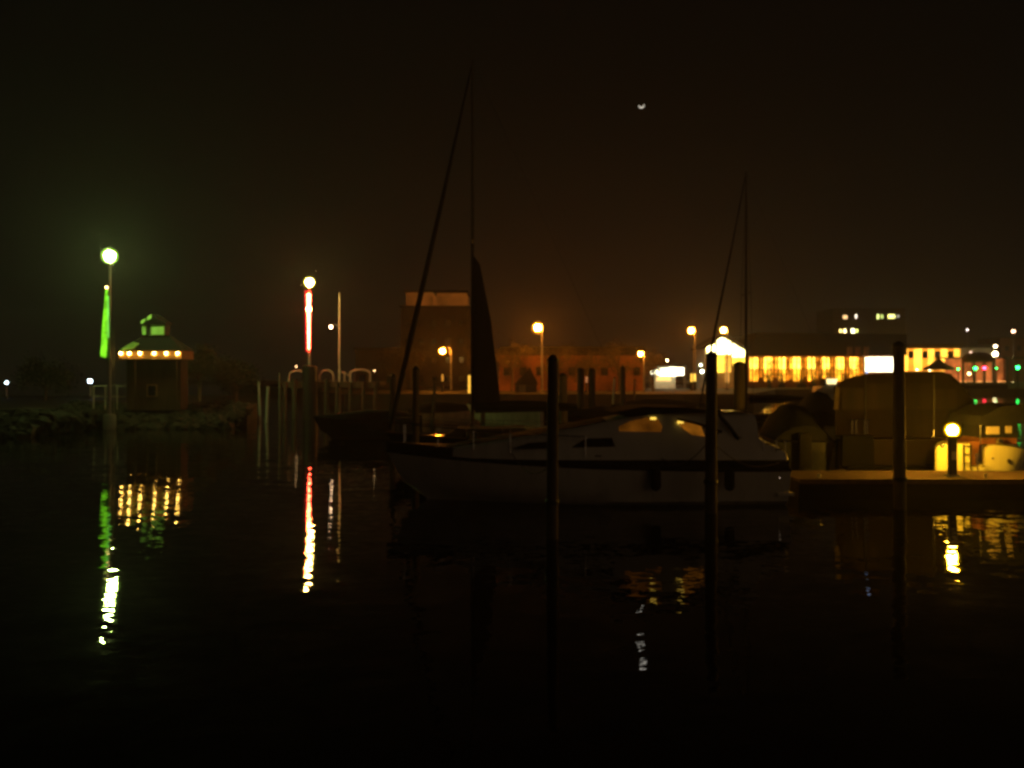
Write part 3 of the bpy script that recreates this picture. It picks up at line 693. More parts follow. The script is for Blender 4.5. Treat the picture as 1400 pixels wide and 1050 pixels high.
# signal lights and small lamps along the right wharf
G6 = 'green and red signal lights on the wharf'
for u, v, r, em, lb in ((1310,504.5,0.42,E['green'],'small green signal light, leftmost of the wharf signals'),
                  (1333.5,503.5,0.7,E['green'],'green signal light directly left of the red one'),
                  (1346,503,0.75,E['red'],'only red signal light on the right wharf'),
                  (1362.5,503.5,0.28,E['green'],'smallest pale green signal light, just right of the red one'),
                  (1391.5,502.5,0.78,E['green'],'bright green signal light farthest right on the wharf')):
    Dd = 376.5
    o = empty('signal_light', (PX(u,Dd), Dd, 0), lb, 'signal light', G6)
    z = PZ(v,Dd)
    MB().tube([(0,0,-1),(0,0,z-r)], [0.35,0.2], 10).build('pole', M['dark_steel'], o, True)
    MB().lathe([(0,0),(r*1.15,0),(r*1.15,r*0.5),(0,r*0.6)], (0,0,z+r*0.85), 12).build('hood', M['dark_steel'], o, True)
    MB().ball((0,0,z), r, 14, 9).build('lens', em, o, True)
G7 = 'small lamps on the right wharf'
for u, v, r, s, c, lb in ((1360.5,484,1.15,26,(1,.8,.4),'bright lamp at the right end of the yellow building'),
                       (1361,473.5,0.7,16,(1,.72,.4),'lamp right above the brightest lamp of the yellow building'),
                       (1385.5,453,0.7,14,(1,.55,.3),'highest orange lamp at the right edge'),
                       (1322.5,451,0.4,7,(1,.8,.7),'tiny pale lamp high above the domed tent'),
                       (1327.5,482,0.55,4,(1,.6,.4),'dim lamp over the gap between the two tents'),
                       (1325,511,0.7,12,(1,.68,.25),'yellow lamp below the leftmost green signal light'),
                       (1384.5,524,0.7,12,(1,.7,.3),'low yellow lamp under the farthest right green signal light'),
                       (1331.5,528.5,0.35,10,(1,.8,.4),'tiny lamp at the foot of the terrace pavilion'),
                       (1271,506,0.45,14,(1,.8,.4),'tiny lamp at the foot of the pointed tent, right one'),
                       (1253.5,505.5,0.45,14,(1,.72,.4),'tiny lamp at the foot of the yellow wall, left one')):
    post_lamp('wharf_lamp', u, v, 382 if v > 500 else 386, 0.5 if v > 520 else 2.0, r, emit('wharf_bulb', c, s), lb, 'lamp', G7, pole=0.12)
# red stained gable wall catching lamp light at the far right
fb, hw, hf = block('corner_house', 1368, 1470, 462, 410, 2.0, 20, M['brick'], 'brown corner house behind the lamps at the right edge', 'house'); windows(fb, hw, hf, 6, 3, None, z0=3, ww=2, wh=2.4)

# pontoon across the water on the right
pn = empty('pontoon', (PX(1400,175), 175, 0), 'long dark floating pontoon below the signal lights', 'pontoon')
MB().box(PX(1312,175)-PX(1400,175), 30, 0, 3, -0.3, 1.3).build('deck', M['timber'], pn)
for k in range(8): MB().tube([(-12+k*5,-0.3,-1),(-12+k*5,-0.3,1.55)], 0.16, 10).build('pile', M['timber'], pn, True)

# ------------------------------------------------------------ boats
def hull_mesh(L, B, fb, bow=1, sheer=0.35, rake=0.7, draft=0.35, transom=0.86, N=22, flare=0.82, base=0.0):
    """loft; bow=+1 points +x, -1 points -x. stern at -L/2*bow"""
    mb = MB(); secs = []
    for i in range(N+1):
        t = i/N
        s = max(0.0, (t-0.42)/0.58)
        bb = B/2*(transom+(1-transom)*min(1,t/0.42)) * (1 - s**2.3)
        bb = max(bb, 0.015)
        zt_ = fb*(1+sheer*t*t); zk = -draft*(1 - max(0,(t-0.6)/0.4)**2*1.0)
        xt = -L/2 + t*L; xk = -L/2 + t*(L-rake*fb*1.3)
        ring = []
        for a, z, yy, xx in ((0,zk,0.0,xk),(0,zk*0.5+0.05,bb*0.55*(1-0.5*s),xk),(0,0.12+max(0,(t-0.6))*0.5*fb,bb*flare*(1-0.18*s),xk+(xt-xk)*0.25),(0,fb*0.55,bb*(flare+1)/2,xk+(xt-xk)*0.6),(0,zt_,bb,xt)):
            ring.append((xx*bow, yy, z))
        secs.append(ring)
    vs = []
    for ring in secs:
        vs += [(x,-y,z) for x,y,z in reversed(ring)] + [(x,y,z) for x,y,z in ring[1:]]
    n = 9; fs = []
    for i in range(N):
        for k in range(n-1): fs.append((i*n+k, i*n+k+1, (i+1)*n+k+1, (i+1)*n+k))
        fs.append((i*n+n-1, i*n, (i+1)*n, (i+1)*n+n-1))
    fs.append(tuple(range(n))); fs.append(tuple(reversed([N*n+k for k in range(n)])))
    return mb.add(vs, fs)
def gunwale(L, B, fb, bow, sheer=0.35, transom=0.86, N=22, dz=0.0, inset=0.0):
    A = []; Bp = []
    for i in range(N+1):
        t = i/N; s = max(0.0,(t-0.42)/0.58)
        bb = max(0.015, B/2*(transom+(1-transom)*min(1,t/0.42))*(1-s**2.3)-inset)
        A.append(((-L/2+t*L)*bow, -bb, fb*(1+sheer*t*t)+dz)); Bp.append(((-L/2+t*L)*bow, bb, fb*(1+sheer*t*t)+dz))
    return A, Bp

# --- white motor cruiser, stern right
D = 23.4     # centreline; near side at about 22 m
Lm = PX(1078,22.2) - PX(520,22.2)
mc = empty('motor_cruiser', ((PX(1078,22.2)+PX(520,22.2))/2, D, 0), 'long white motor cruiser moored side on with two lit cabin windows', 'motor boat')
cx = mc.location.x
def mx(u, d=22.2): return PX(u,d)-cx
def mz(v, d=22.2): return PZ(v,d)
fbm = mz(643)
hull_mesh(Lm, 3.3, fbm, -1, 0.42, 0.9).build('hull', M['gelcoat'], mc, True)
A_, B_ = gunwale(Lm, 3.3, fbm, -1, 0.42, dz=0.03)
for pts in (A_, B_): MB().tube(pts, 0.045, 8).build('rub_rail', M['black'], mc, True)
# dark strake above the hull (recessed)
def ring_slab(z0f, z1f, inset, name, m):
    A1, B1 = gunwale(Lm, 3.3, fbm, -1, 0.42, dz=z0f, inset=inset); A2, B2 = gunwale(Lm, 3.3, fbm, -1, 0.42, dz=z1f, inset=inset+0.05)
    n = len(A1); vs = A1+B1+A2+B2; fs = []
    for i in range(n-1):
        fs += [(i,i+1,2*n+i+1,2*n+i),(n+i,3*n+i,3*n+i+1,n+i+1),(2*n+i,2*n+i+1,3*n+i+1,3*n+i),(i,n+i,n+i+1,i+1)]
    fs += [(0,2*n,3*n,n),(n-1,2*n-1,4*n-1,3*n-1)]
    return MB().add(vs, fs).build(name, m, mc, True)
ring_slab(0.06, 0.30, 0.14, 'side_band', M['black'])
# superstructure, sloped sides
yN = lambda x, z: -(1.52 - 0.30*(z-1.2)); yF = lambda x, z: (1.52 - 0.30*(z-1.2))
stn = [(1075,626,.90),(1072,617,.95),(1062,610,.98),(1048,603.5,1),(1040,599,1),(1036,594,1),(1034.5,568,1),(1026,565,1),(985,564.5,1),(935,565,1),(893,566.5,1),(862,571,1),(830,577,1),(800,583,1),(770,588.5,.99),(740,593.5,.96),(710,598.5,.90),(680,603.5,.82),(650,608.5,.70),(620,613.5,.54),(600,617.5,.38),(588,622,.2)]
vs = []; z0 = mz(627.5)
for u, v, w_ in stn:
    zt_ = max(mz(v), z0+0.03); zs = z0+(zt_-z0)*0.86; ya = 1.52*w_; yb_ = w_*(1.52-0.30*(zs-1.2)); yc = yb_-0.16*w_
    vs += [(mx(u),-ya,z0),(mx(u),-yb_,zs),(mx(u),-yc,zt_),(mx(u),0,zt_+0.03),(mx(u),yc,zt_),(mx(u),yb_,zs),(mx(u),ya,z0)]
n = 7; N = len(stn)-1
fs = [(i*n+k,i*n+k+1,(i+1)*n+k+1,(i+1)*n+k) for i in range(N) for k in range(n-1)] + [(i*n+n-1,i*n,(i+1)*n,(i+1)*n+n-1) for i in range(N)] + [tuple(range(n)), tuple(reversed([N*n+k for k in range(n)]))]
MB().add(vs, fs).build('superstructure', M['gelcoat'], mc, True)
shade_pts = []  # dark sheet added over the foredeck so lamp light stays off it
for q in range(12, len(stn)-1):
    for k in (2,3,4): x, y, z = vs[q*n+k]; shade_pts.append((x, y*0.93, z+0.012))
m_ = len(shade_pts)//3; pv_ = shade_pts + [(x,y,z+0.02) for x,y,z in shade_pts]; o3 = len(shade_pts)
fs = [(i*3+k,i*3+k+1,(i+1)*3+k+1,(i+1)*3+k) for i in range(m_-1) for k in range(2)] + [(o3+i*3+k,o3+(i+1)*3+k,o3+(i+1)*3+k+1,o3+i*3+k+1) for i in range(m_-1) for k in range(2)]
for i in range(m_-1): fs += [(i*3,(i+1)*3,o3+(i+1)*3,o3+i*3),(i*3+2,o3+i*3+2,o3+(i+1)*3+2,(i+1)*3+2)]
MB().add(pv_, fs).build('deck_shade', M['dark_canvas'], mc)
# little fittings that catch the light
for u, v in ((1060,613),(1046,606),(816,622),(660,626)): MB().tube([(mx(u)-0.09,-1.50,mz(v)),(mx(u)+0.09,-1.50,mz(v))], 0.02, 6).build('deck_cleat', M['chrome'], mc, True)
for u in (1040,1058,1070):
    MB().tube([(mx(u),-1.42,mz(622)),(mx(u),-1.42,mz(600))], 0.014, 6).build('stanchion', M['chrome'], mc, True)
MB().tube([(mx(1034),-1.42,mz(592)),(mx(1058),-1.42,mz(600)),(mx(1072),-1.42,mz(601))], 0.016, 6).build('stern_rail', M['chrome'], mc, True)
top = MB().prism([(mx(u),mz(v)) for u, v in ((1030,564.5),(985,563),(940,557),(880,556),(838,564),(862,570.5),(893,566.5),(930,565.5),(985,564.6))], lambda x,z: -1.2, lambda x,z: 1.2).build('canvas_top', M['dark_canvas'], mc, True)
litw = bpy.data.materials.new('cabin_window_glow'); litw.use_nodes = True
def side_pane(poly, m, name='side_window', off=0.02, parent=mc):
    return MB().prism([(mx(u),mz(v)) for u, v in poly], lambda x,z: yN(x,z)-off, lambda x,z: yN(x,z)+0.01).build(name, m, parent)
cab1 = emit('cabin_glow', (1.0,0.30,0.02), 0.085, 0.6, 1.6); cab2 = emit('cabin_glow_bright', (1.0,0.32,0.02), 0.17, 0.5, 2.0)
w1 = side_pane([(846,589),(903,590),(905,583),(900,573),(884,571),(862,576),(846,583)], cab1)
w2 = side_pane([(925,575),(932,573),(958,583),(962,596),(945,594),(934,586)], cab2)
for w_, u, v in ((w1,893,572),(w2,930,577)):
    MB().cbox((mx(u), yN(0,mz(v))-0.05, mz(v)), (0.16,0.04,0.07)).build('lamp', emit('cabin_lamp', (1.0,0.62,0.08), 1.4), w_)
side_pane([(700,613),(760,612),(752,603),(722,605)], M['glass']); side_pane([(780,611),(840,610),(836,598),(800,599)], M['glass'])
# radar arch and windscreen posts
def strut(pts, r, m, name, both=True):
    for sg in ((-1,1) if both else (-1,)):
        MB().tube([(mx(u), sg*(1.30+0.03) , mz(v)) for u, v in pts], r, 8).build(name, m, mc, True)
strut([(1008,600),(996,584),(985,571),(980,560)], 0.06, M['dark_steel'], 'arch_leg')
strut([(925,573),(945,577),(970,584),(985,590)], 0.035, M['black'], 'window_frame')
for u, v in ((988,590.5),(1010,597)): MB().ball((mx(u), -1.42, mz(v)), 0.022, 8, 6).build('cleat', M['chrome'], mc, True)
# swim platform, fenders, bow rail
MB().box(mx(1062), mx(1084), -1.3, 1.3, 0.28, 0.36).build('swim_platform', M['gelcoat'], mc)
for u in (892, 990):
    f = MB().lathe([(0,0),(0.1,0.04),(0.14,0.14),(0.14,0.5),(0.1,0.6),(0.03,0.64),(0,0.64)], (mx(u), -1.68-0.06, mz(668)), 14).build('fender', M['black'], mc, True)
    MB().tube([(mx(u),-1.72,mz(668)+0.64),(mx(u),-1.5,1.2)], 0.012, 6).build('rope', M['black'], f)
A_, B_ = gunwale(Lm, 3.3, fbm, -1, 0.42, dz=0.85, inset=0.12); A0_, _ = gunwale(Lm, 3.3, fbm, -1, 0.42, dz=0.3, inset=0.12)
br_ = MB(); br_.tube(A_[11:] , 0.016, 6); br_.tube(B_[11:], 0.016, 6)
for i in (11,13,15,17,19,21):
    br_.tube([A0_[i], A_[i]], 0.013, 6); br_.tube([(A0_[i][0],-A0_[i][1],A0_[i][2]), B_[i]], 0.013, 6)
br_.build('bow_rail', M['chrome'], mc)
MB().ball((mx(1063), -1.36, mz(652)), 0.025, 8, 6).build('stern_light', emit('stern_glint', (1,.7,.5), 1.2), mc)

for (ua, za, yb_, ub, Dp) in ((900, 1.35, -1.6, 972, 21.0), (700, 1.45, -1.3, 755, 17.6), (1062, 1.2, -1.4, 972, 21.0)):
    a = Vector((mx(ua), yb_, za)); b = Vector((PX(ub,Dp)-cx, Dp-23.4+0.1, 1.9 if Dp > 20 else 1.6))
    MB().tube([a.lerp(b, t) - Vector((0,0,0.35*math.sin(PI*t))) for t in [k/10 for k in range(11)]], 0.014, 6).build('mooring_line', M['grey_timber'], mc, True)
# --- sailing yachts
def yacht(u_bow, u_mast, u_stern, D, v_top, label, hullm, sail=True, jibr=0.12):
    xc = (PX(u_bow,D)+PX(u_stern,D))/2
    o = empty('sailing_yacht', (xc, D, 0), label, 'sailing yacht', 'sailing yachts')
    L = PX(u_stern,D)-PX(u_bow,D); fb = 1.05
    hull_mesh(L, 3.1, fb, -1, 0.3, 0.8).build('hull', hullm, o, True)
    A_, B_ = gunwale(L, 3.1, fb, -1, 0.3, dz=0.02)
    MB().tube(A_, 0.03, 6).build('toe_rail', M['grey_timber'], o); MB().tube(B_, 0.03, 6).build('toe_rail', M['grey_timber'], o)
    xm = PX(u_mast,D)-xc; zt_ = PZ(v_top,D)
    MB().prism([(xm-L*0.14,fb),(xm-L*0.06,fb+0.5),(xm+L*0.2,fb+0.55),(xm+L*0.26,fb)], lambda x,z: -1.0+0.25*(z-fb), lambda x,z: 1.0-0.25*(z-fb)).build('coachroof', M['gelcoat_old'] if hullm is M['gelcoat_old'] else M['dark_wall'], o, True)
    for k in range(3): MB().box(xm-L*0.02+k*L*0.07, xm+L*0.02+k*L*0.07, -1.0, -0.93, fb+0.14, fb+0.34).build('porthole', M['glass'], o)
    MB().tube([(xm,0,fb),(xm,0,zt_*0.5),(xm,0,zt_)], [0.075,0.07,0.045], 12).build('mast', M['mast_grey'], o, True)
    bl = L*0.42
    MB().tube([(xm+0.1,0,fb+1.15),(xm+bl,0,fb+1.25)], 0.07, 10).build('boom', M['dark_steel'], o, True)
    if sail:
        # mainsail bundled in lazy jacks: tapered cover
        MB().prism([(xm+0.06,fb+1.2),(xm+1.15*D/32,fb+1.25),(xm+0.75*D/32,PZ(440,D)),(xm+0.30*D/32,PZ(362,D)),(xm+0.06,PZ(350,D))], -0.12, 0.12).build('mainsail', M['sail'], o)
    c = MB()
    for k in range(15):
        t0 = k/14; x = xm+0.1+(bl-0.1)*t0; c.v
    MB().tube([(xm+0.15,0,fb+1.36),(xm+bl*0.5,0,fb+1.42),(xm+bl*0.97,0,fb+1.36)], [0.2,0.17,0.1], 12).build('sail_cover', M['dark_canvas'], o, True)
    bx = -L/2+0.15
    MB().tube([(xm-0.05,0,zt_-0.3),(xm+(bx-xm)*0.35,0,zt_-0.3-(zt_-1.8)*0.35),(xm+(bx-xm)*0.75,0,zt_-0.3-(zt_-1.8)*0.75),(bx,0,1.5)], [0.03,jibr*0.7,jibr,jibr*0.6], 10).build('furled_jib', M['sail'], o, True)
    st = MB()
    st.tube([(xm,0,zt_),(L/2-0.1,0,fb+0.2)], 0.006, 5)
    for sg in (-1,1): st.tube([(xm,0,zt_*0.95),(xm,sg*0.9,zt_*0.55),(xm,sg*1.4,fb)], 0.012, 5)
    st.build('rigging', M['dark_steel'], o)
    MB().tube([(xm,-0.9,zt_*0.55),(xm,0.9,zt_*0.55)], 0.03, 6).build('spreader', M['dark_steel'], o)
    rr = MB()
    A2, B2 = gunwale(L, 3.1, fb, -1, 0.3, dz=0.62, inset=0.06); A1, B1 = gunwale(L, 3.1, fb, -1, 0.3, dz=0.02, inset=0.06)
    for P1, P2 in ((A1,A2),(B1,B2)):
        rr.tube(P2, 0.012, 5)
        for i in range(0, 22, 3): rr.tube([P1[i],P2[i]], 0.013, 5)
    rr.build('guard_rail', M['chrome'], o)
    return o
yacht(528, 646, 880, 32, 82, 'dark sailing yacht with furled jib and bundled mainsail behind the motor cruiser', M['navy'])
yacht(950, 1020, 1160, 44, 235, 'smaller sailing yacht with bare dark mast behind the canvas cruiser', M['navy'], sail=False, jibr=0.07)

# --- low covered boats filling the berths
def covered_boat(u, D, L, B, fb, top, rz, label, hullm, canvm, group='covered boats in the berths'):
    o = empty('covered_boat', (PX(u,D), D, 0), label, 'motor boat', group, rz)
    hull_mesh(L, B, fb, 1, 0.3, 0.8).build('hull', hullm, o, True)
    A_, B_ = gunwale(L, B, fb, 1, 0.3, dz=0.03)
    r = MB(); r.tube(A_, 0.035, 6); r.tube(B_, 0.035, 6); r.build('rub_rail', M['black'], o)
    # boat cover lofted to a ridge
    vs = []; N = 16; n = 7
    for i in range(N+1):
        t = i/N; s = max(0,(t-0.42)/0.58); bb = max(0.02, B/2*(0.86+0.14*min(1,t/0.42))*(1-s**2.3)-0.03)
        z0 = fb*(1+0.3*t*t)+0.05; pk = (top-z0)*math.sin(PI*min(1,(0.10+0.9*t)))**0.7*(1.0 if t < 0.5 else 1-0.35*(t-0.5)) if t < 1 else 0.02
        pk = max(pk, 0.02)
        for k in range(n):
            a = -1+2*k/(n-1); vs.append((-L/2+t*L*0.98, a*bb, z0+pk*(1-abs(a)**2.2)*(1+0.03*math.sin(i*2.1+k))))
    fs = [(i*n+k,i*n+k+1,(i+1)*n+k+1,(i+1)*n+k) for i in range(N) for k in range(n-1)]
    fs += [((i+1)*n, (i+1)*n+n-1, i*n+n-1, i*n) for i in range(N)] + [tuple(range(n)), tuple(reversed([N*n+k for k in range(n)]))]
    MB().add(vs, fs).build('cover', canvm, o, True)
    MB().box(-L/2-0.35, -L/2-0.02, -0.22, 0.22, 0.2, fb+0.35).build('outboard_motor', M['black'], o, True, 0.05)
    return o
covered_boat(1080, 33, 6.4, 2.5, 1.15, 2.5, math.radians(80), 'dark covered boat with a high hump left of the canvas cruiser', M['navy'], M['dark_canvas'])
covered_boat(1118, 40, 7.0, 2.6, 1.3, 2.9, math.radians(70), 'pale topped covered boat half hidden by the canvas cruiser', M['gelcoat_old'], M['dark_canvas'])
covered_boat(612, 62, 5.5, 2.3, 0.9, 1.75, math.radians(20), 'low covered boat beneath the leftmost orange lamp', M['gelcoat_old'], M['canvas'])
covered_boat(690, 58, 6.0, 2.5, 1.3, 2.0, math.radians(160), 'pale hulled covered boat beneath the brightest orange lamp', M['gelcoat_old'], M['canvas'])
covered_boat(905, 66, 8.0, 2.7, 1.1, 1.9, math.radians(10), 'dark covered boat below the white lit canopy kiosk', M['navy'], M['dark_canvas'])
covered_boat(820, 50, 7.0, 2.6, 1.0, 1.8, math.radians(185), 'dark covered boat behind the cruiser between the pile pair', M['navy'], M['dark_canvas'])
covered_boat(500, 47, 6.0, 2.4, 1.0, 1.7, math.radians(200), 'dark covered boat nearest the red light jetty', M['navy'], M['dark_canvas'])

# --- large cruiser under a canvas enclosure, stern to the dock
D = 29.2
cc = empty('canvas_cruiser', (PX(1236,D), D, 0), 'large cruiser under a grey canvas enclosure behind the dock', 'motor boat')
def ax(u): return PX(u,D)-PX(1236,D)
def az(v): return PZ(v,D)
# hull runs away from the camera: station loft along y
vs = []; N = 12; n = 9
for i in range(N+1):
    t = i/N; y = 0.3 + 8.2*t; s = max(0,(t-0.4)/0.6); bb = max(0.03, 2.15*(0.95+0.05*min(1,t/0.4))*(1-s**2.4)); zt_ = 1.15*(1+0.35*t*t)
    ring = [(0,-0.4),(0.6,-0.2),(0.88,0.1),(0.95,0.6),(1.0,zt_)]
    vs += [(-a*bb+0.42*y, y, z) for a, z in reversed(ring)] + [(a*bb+0.42*y, y, z) for a, z in ring[1:]]
fs = [(i*n+k,i*n+k+1,(i+1)*n+k+1,(i+1)*n+k) for i in range(N) for k in range(n-1)] + [(i*n+n-1,i*n,(i+1)*n,(i+1)*n+n-1) for i in range(N)] + [tuple(range(n)), tuple(reversed([N*n+k for k in range(n)]))]
MB().add(vs, fs).build('hull', M['gelcoat_old'], cc, True)
front = [(1142,598),(1141,532),(1149,522),(1166,514.5),(1190,511),(1220,509),(1285,508),(1300,511),(1312,522),(1324,537),(1333,550),(1338,563),(1336,600)]
def canopy(y0, y1, sc=1.0):
    pts0 = [(ax(u), az(v)) for u, v in front]; zb_ = az(600)
    steps = [(0.0,1.0),(0.35,1.0),(0.7,0.93),(1.0,0.72)]
    m = MB(); vs = []; n = len(pts0)
    for t, s in steps:
        y = y0+(y1-y0)*t
        for j, (x, z) in enumerate(pts0): vs.append((x*(0.5+0.5*s)+0.42*y, y, zb_+(z-zb_)*s))
    fs = [(i*n+j, i*n+j+1, (i+1)*n+j+1, (i+1)*n+j) for i in range(len(steps)-1) for j in range(n-1)]
    fs += [(i*n+n-1, i*n, (i+1)*n, (i+1)*n+n-1) for i in range(len(steps)-1)] + [tuple(range(n)), tuple(reversed([(len(steps)-1)*n+j for j in range(n)]))]
    return m.add(vs, fs)
canopy(0.1, 4.2).build('canvas_enclosure', M['canvas'], cc)
for u0, u1, v0, v1 in ((1152,1182,530,560),(1186,1222,524,560),(1240,1276,524,560),(1280,1310,532,560)):
    p = MB().box(ax(u0), ax(u1), 0.07, 0.098, az(v1), az(v0)).build('vinyl_window', M['vinyl'], cc)
MB().prism([(ax(1140),az(560)),(ax(1146),az(560)),(ax(1148),az(530)),(ax(1142),az(528))], -0.02, 0.095).build('corner_flap', M['flap'], cc)
for u0 in (1184, 1231, 1278): MB().tube([(ax(u0),0.05,az(598)),(ax(u0),0.05,az(511.5))], 0.025, 8).build('canopy_pole', M['dark_steel'], cc)
MB().box(ax(1146), ax(1326), -0.05, 0.28, az(642), az(600.5)).build('transom', M['stern'], cc, False, 0.04)
MB().box(ax(1146), ax(1190), -0.35, -0.06, az(637), az(594)).build('engine_cover', M['deep_black'], cc, True, 0.08)
MB().box(ax(1150), ax(1322), -0.62, -0.06, 0.30, 0.38).build('swim_platform', M['deep_black'], cc)
rr = MB(); rr.tube([(ax(1160),-0.1,az(574)),(ax(1188),-0.1,az(574))], 0.02, 6)
for u in (1163.5,1169,1180.5,1184): rr.tube([(ax(u),-0.1,az(574)),(ax(u),-0.1,az(593))], 0.018, 6)
rr.build('stern_rail', M['chrome'], cc)
for u, v in ((1272.5,590.5),): MB().tube([(ax(u),-0.2,az(v+6)),(ax(u),-0.2,az(v-4))], 0.03, 8).build('rod_holder', M['chrome'], cc, True)
MB().ball((ax(1183.5),-0.1,az(508.5)), 0.05, 10, 7).build('anchor_light', emit('anchor_blue', (0.45,0.6,1.0), 1.5), cc, True)
MB().ball((ax(1256),0.0,az(557)), 0.02, 8, 6).build('snap', M['chrome'], cc)

# lit cabin roof in the gap left of it
lc = empty('lit_cabin_boat', (PX(1133,62), 62, 0), 'tiny boat whose cabin top glows pale yellow left of the canvas cruiser', 'motor boat')
hull_mesh(6, 2.2, 1.4, -1, 0.3, 0.8).build('hull', M['navy'], lc, True)
MB().prism([(-1.2,1.4),(1.2,1.4),(0.9,PZ(528,62)),(-0.9,PZ(528,62))], -0.8, 0.8).build('cabin', M['gelcoat_old'], lc)
MB().prism([(-0.28,PZ(525,62)),(0.28,PZ(525,62)),(0.42,PZ(518,62)),(-0.34,PZ(518,62))], -0.7, -0.4).build('lit_window', emit('cabin_top_glow', (1.0,0.75,0.30), 2.2), lc)
MB().prism([(-0.5,PZ(528,62)+0.005),(0.5,PZ(528,62)+0.005),(0.4,PZ(517,62)),(-0.4,PZ(517,62))], -0.38, 0.6).build('wheelhouse', M['dark_wall'], lc)
MB().prism([(-1.3,PZ(536,62)),(0.5,PZ(536,62)),(0.5,PZ(531,62)),(-1.3,PZ(531,62))], -1.0, -0.82).build('rail_cloth', M['gelcoat_old'], lc)

# --- floating dock and its lamp
dk = empty('floating_dock', (PX(1260,24.6), 23.6, 0), 'planked floating dock between the piles and the canvas cruiser', 'dock')
dl, dr = PX(1086,24)-dk.location.x, 9.0
MB().box(dl, dr, 0.05, 2.15, -0.25, 0.47).build('float', M['deep_black'], dk)
pm = MB(); k = 0; x = dl
while x < dr - 0.14:
    pm.box(x, x+0.135, 0, 2.2, 0.475, 0.555+random.uniform(-.004,.004)); x += 0.15
pm.build('planks', M['deck'], dk)
MB().box(dl, dr, -0.05, -0.004, 0.42, 0.56).build('fender_strip', M['deck'], dk)
for u in (1118, 1345): MB().lathe([(0,0),(0.05,0),(0.05,0.12),(0.0,0.12)], (PX(u,24)-dk.location.x,0.3,0.562), 10).build('cleat', M['steel'], dk)
D = 24.3
pl = empty('dock_lamp', (PX(1302,D), D, 0.56), 'bright yellow globe lamp on a short dark dock post', 'dock lamp')
hgt = PZ(588,D)-0.56
MB().box(-0.105, 0.105, -0.09, 0.09, 0, hgt-0.19).build('post', M['dark_steel'], pl, False, 0.015)
MB().box(-0.15, 0.15, -0.14, 0.14, 0.0, 0.05).build('base', M['steel'], pl)
MB().lathe([(0,0),(0.12,0),(0.15,0.04),(0.10,0.07),(0,0.07)], (0,0,hgt-0.188), 16).build('collar', M['dark_steel'], pl, True)
MB().ball((0,0,hgt), 0.145, 18, 12).build('globe', E['dock_lamp'], pl, True)
MB().ball((0,0,hgt), 0.235, 18, 12).build('halo_shell', GL['dock_lamp_globe'], pl, True)
MB().box(-0.07, 0.07, -0.105, -0.092, 0.5, 0.75).build('socket_door', M['steel'], pl)

# --- small boat lit yellow by the dock lamp
D = 26.6
sb = empty('small_cabin_boat', (PX(1335,D), D+0.6, 0), 'small white cabin boat lit yellow beside the dock lamp, bow right', 'motor boat')
def sx_(u): return PX(u,D)-PX(1335,D)
def sz_(v): return PZ(v,D)
# hull lofted from the raked profile, bow to the right
st_ = [(1272,606,0.85),(1280,605,1.0),(1300,605,1.0),(1321,605.5,1.0)]
def hull_piece(stations, name, m, zlow=0.02):
    vs = []; n = 8
    for u, v, w_, ulow in stations:
        zt_ = sz_(v); xl = sx_(ulow); xt = sx_(u); hb = 0.8*w_
        ring = [(xl,-hb*0.72,-0.25),(xl+(xt-xl)*0.35,-hb*0.9,zlow+zt_*0.3),(xl+(xt-xl)*0.75,-hb*0.98,zt_*0.72),(xt,-hb,zt_)]
        vs += [(x+0.5*(y+0.8),y,z) for x,y,z in ring] + [(x+0.5*(0.8-y),-y,z) for x,y,z in reversed(ring)]
    N = len(stations)-1
    fs = [(i*n+k,i*n+(k+1)%n,(i+1)*n+(k+1)%n,(i+1)*n+k) for i in range(N) for k in range(n)] + [tuple(range(n)), tuple(reversed([N*n+k for k in range(n)]))]
    return MB().add(vs, fs).build(name, m, sb, True)
hull_piece([(1275,614,0.80,1274),(1279,609,0.9,1275),(1288,607,0.98,1280),(1305,606,1.0,1305),(1321,606,1.0,1321)], 'stern_quarter', M['boat_lit_yellow'])
hull_piece([(1321.2,638,1.0,1321.2),(1331,638.5,1.0,1331),(1341.8,638,1.0,1341.8)], 'boarding_gate', M['boat_lit_yellow'])
hull_piece([(1342,615,1.0,1342),(1346,609.5,1.0,1344),(1352,608,1.0,1350),(1368,609,0.99,1360),(1382,611,0.93,1368),(1392,613.5,0.82,1373),(1401,617,0.60,1377),(1406,620,0.1,1379)], 'bow_section', M['boat_lit_yellow'])
ld = MB()
yy = -0.92
for u in (1310, 1320): ld.tube([(sx_(u),yy,sz_(650)),(sx_(u),yy,sz_(606))], 0.022, 8)
for v in (644,632,620,609): ld.tube([(sx_(1310),yy,sz_(v)),(sx_(1320),yy,sz_(v))], 0.018, 8)
ld.build('ladder', M['dark_steel'], sb)
MB().prism([(sx_(1321),sz_(606)),(sx_(1335),sz_(604)),(sx_(1345),sz_(604)),(sx_(1352),sz_(598)),(sx_(1398),sz_(598)),(sx_(1398),sz_(608)),(sx_(1346),sz_(608.5)),(sx_(1342),sz_(637)),(sx_(1322),sz_(637))], -0.3, 0.85).build('cabin', M['brick'], sb)
MB().prism([(sx_(1345),sz_(599)),(sx_(1350),sz_(580)),(sx_(1395),sz_(579)),(sx_(1399),sz_(599))], -0.45, 0.8).build('wheelhouse', M['dark_canvas'], sb)
pw = MB().box(sx_(1351), sx_(1369), -0.50, -0.452, sz_(594), sz_(583.5)).build('window', M['gelcoat_old'], sb, False, 0.01)
MB().box(sx_(1378), sx_(1386), -0.50, -0.452, sz_(592.5), sz_(583)).build('window', M['gelcoat_old'], sb, False, 0.01)
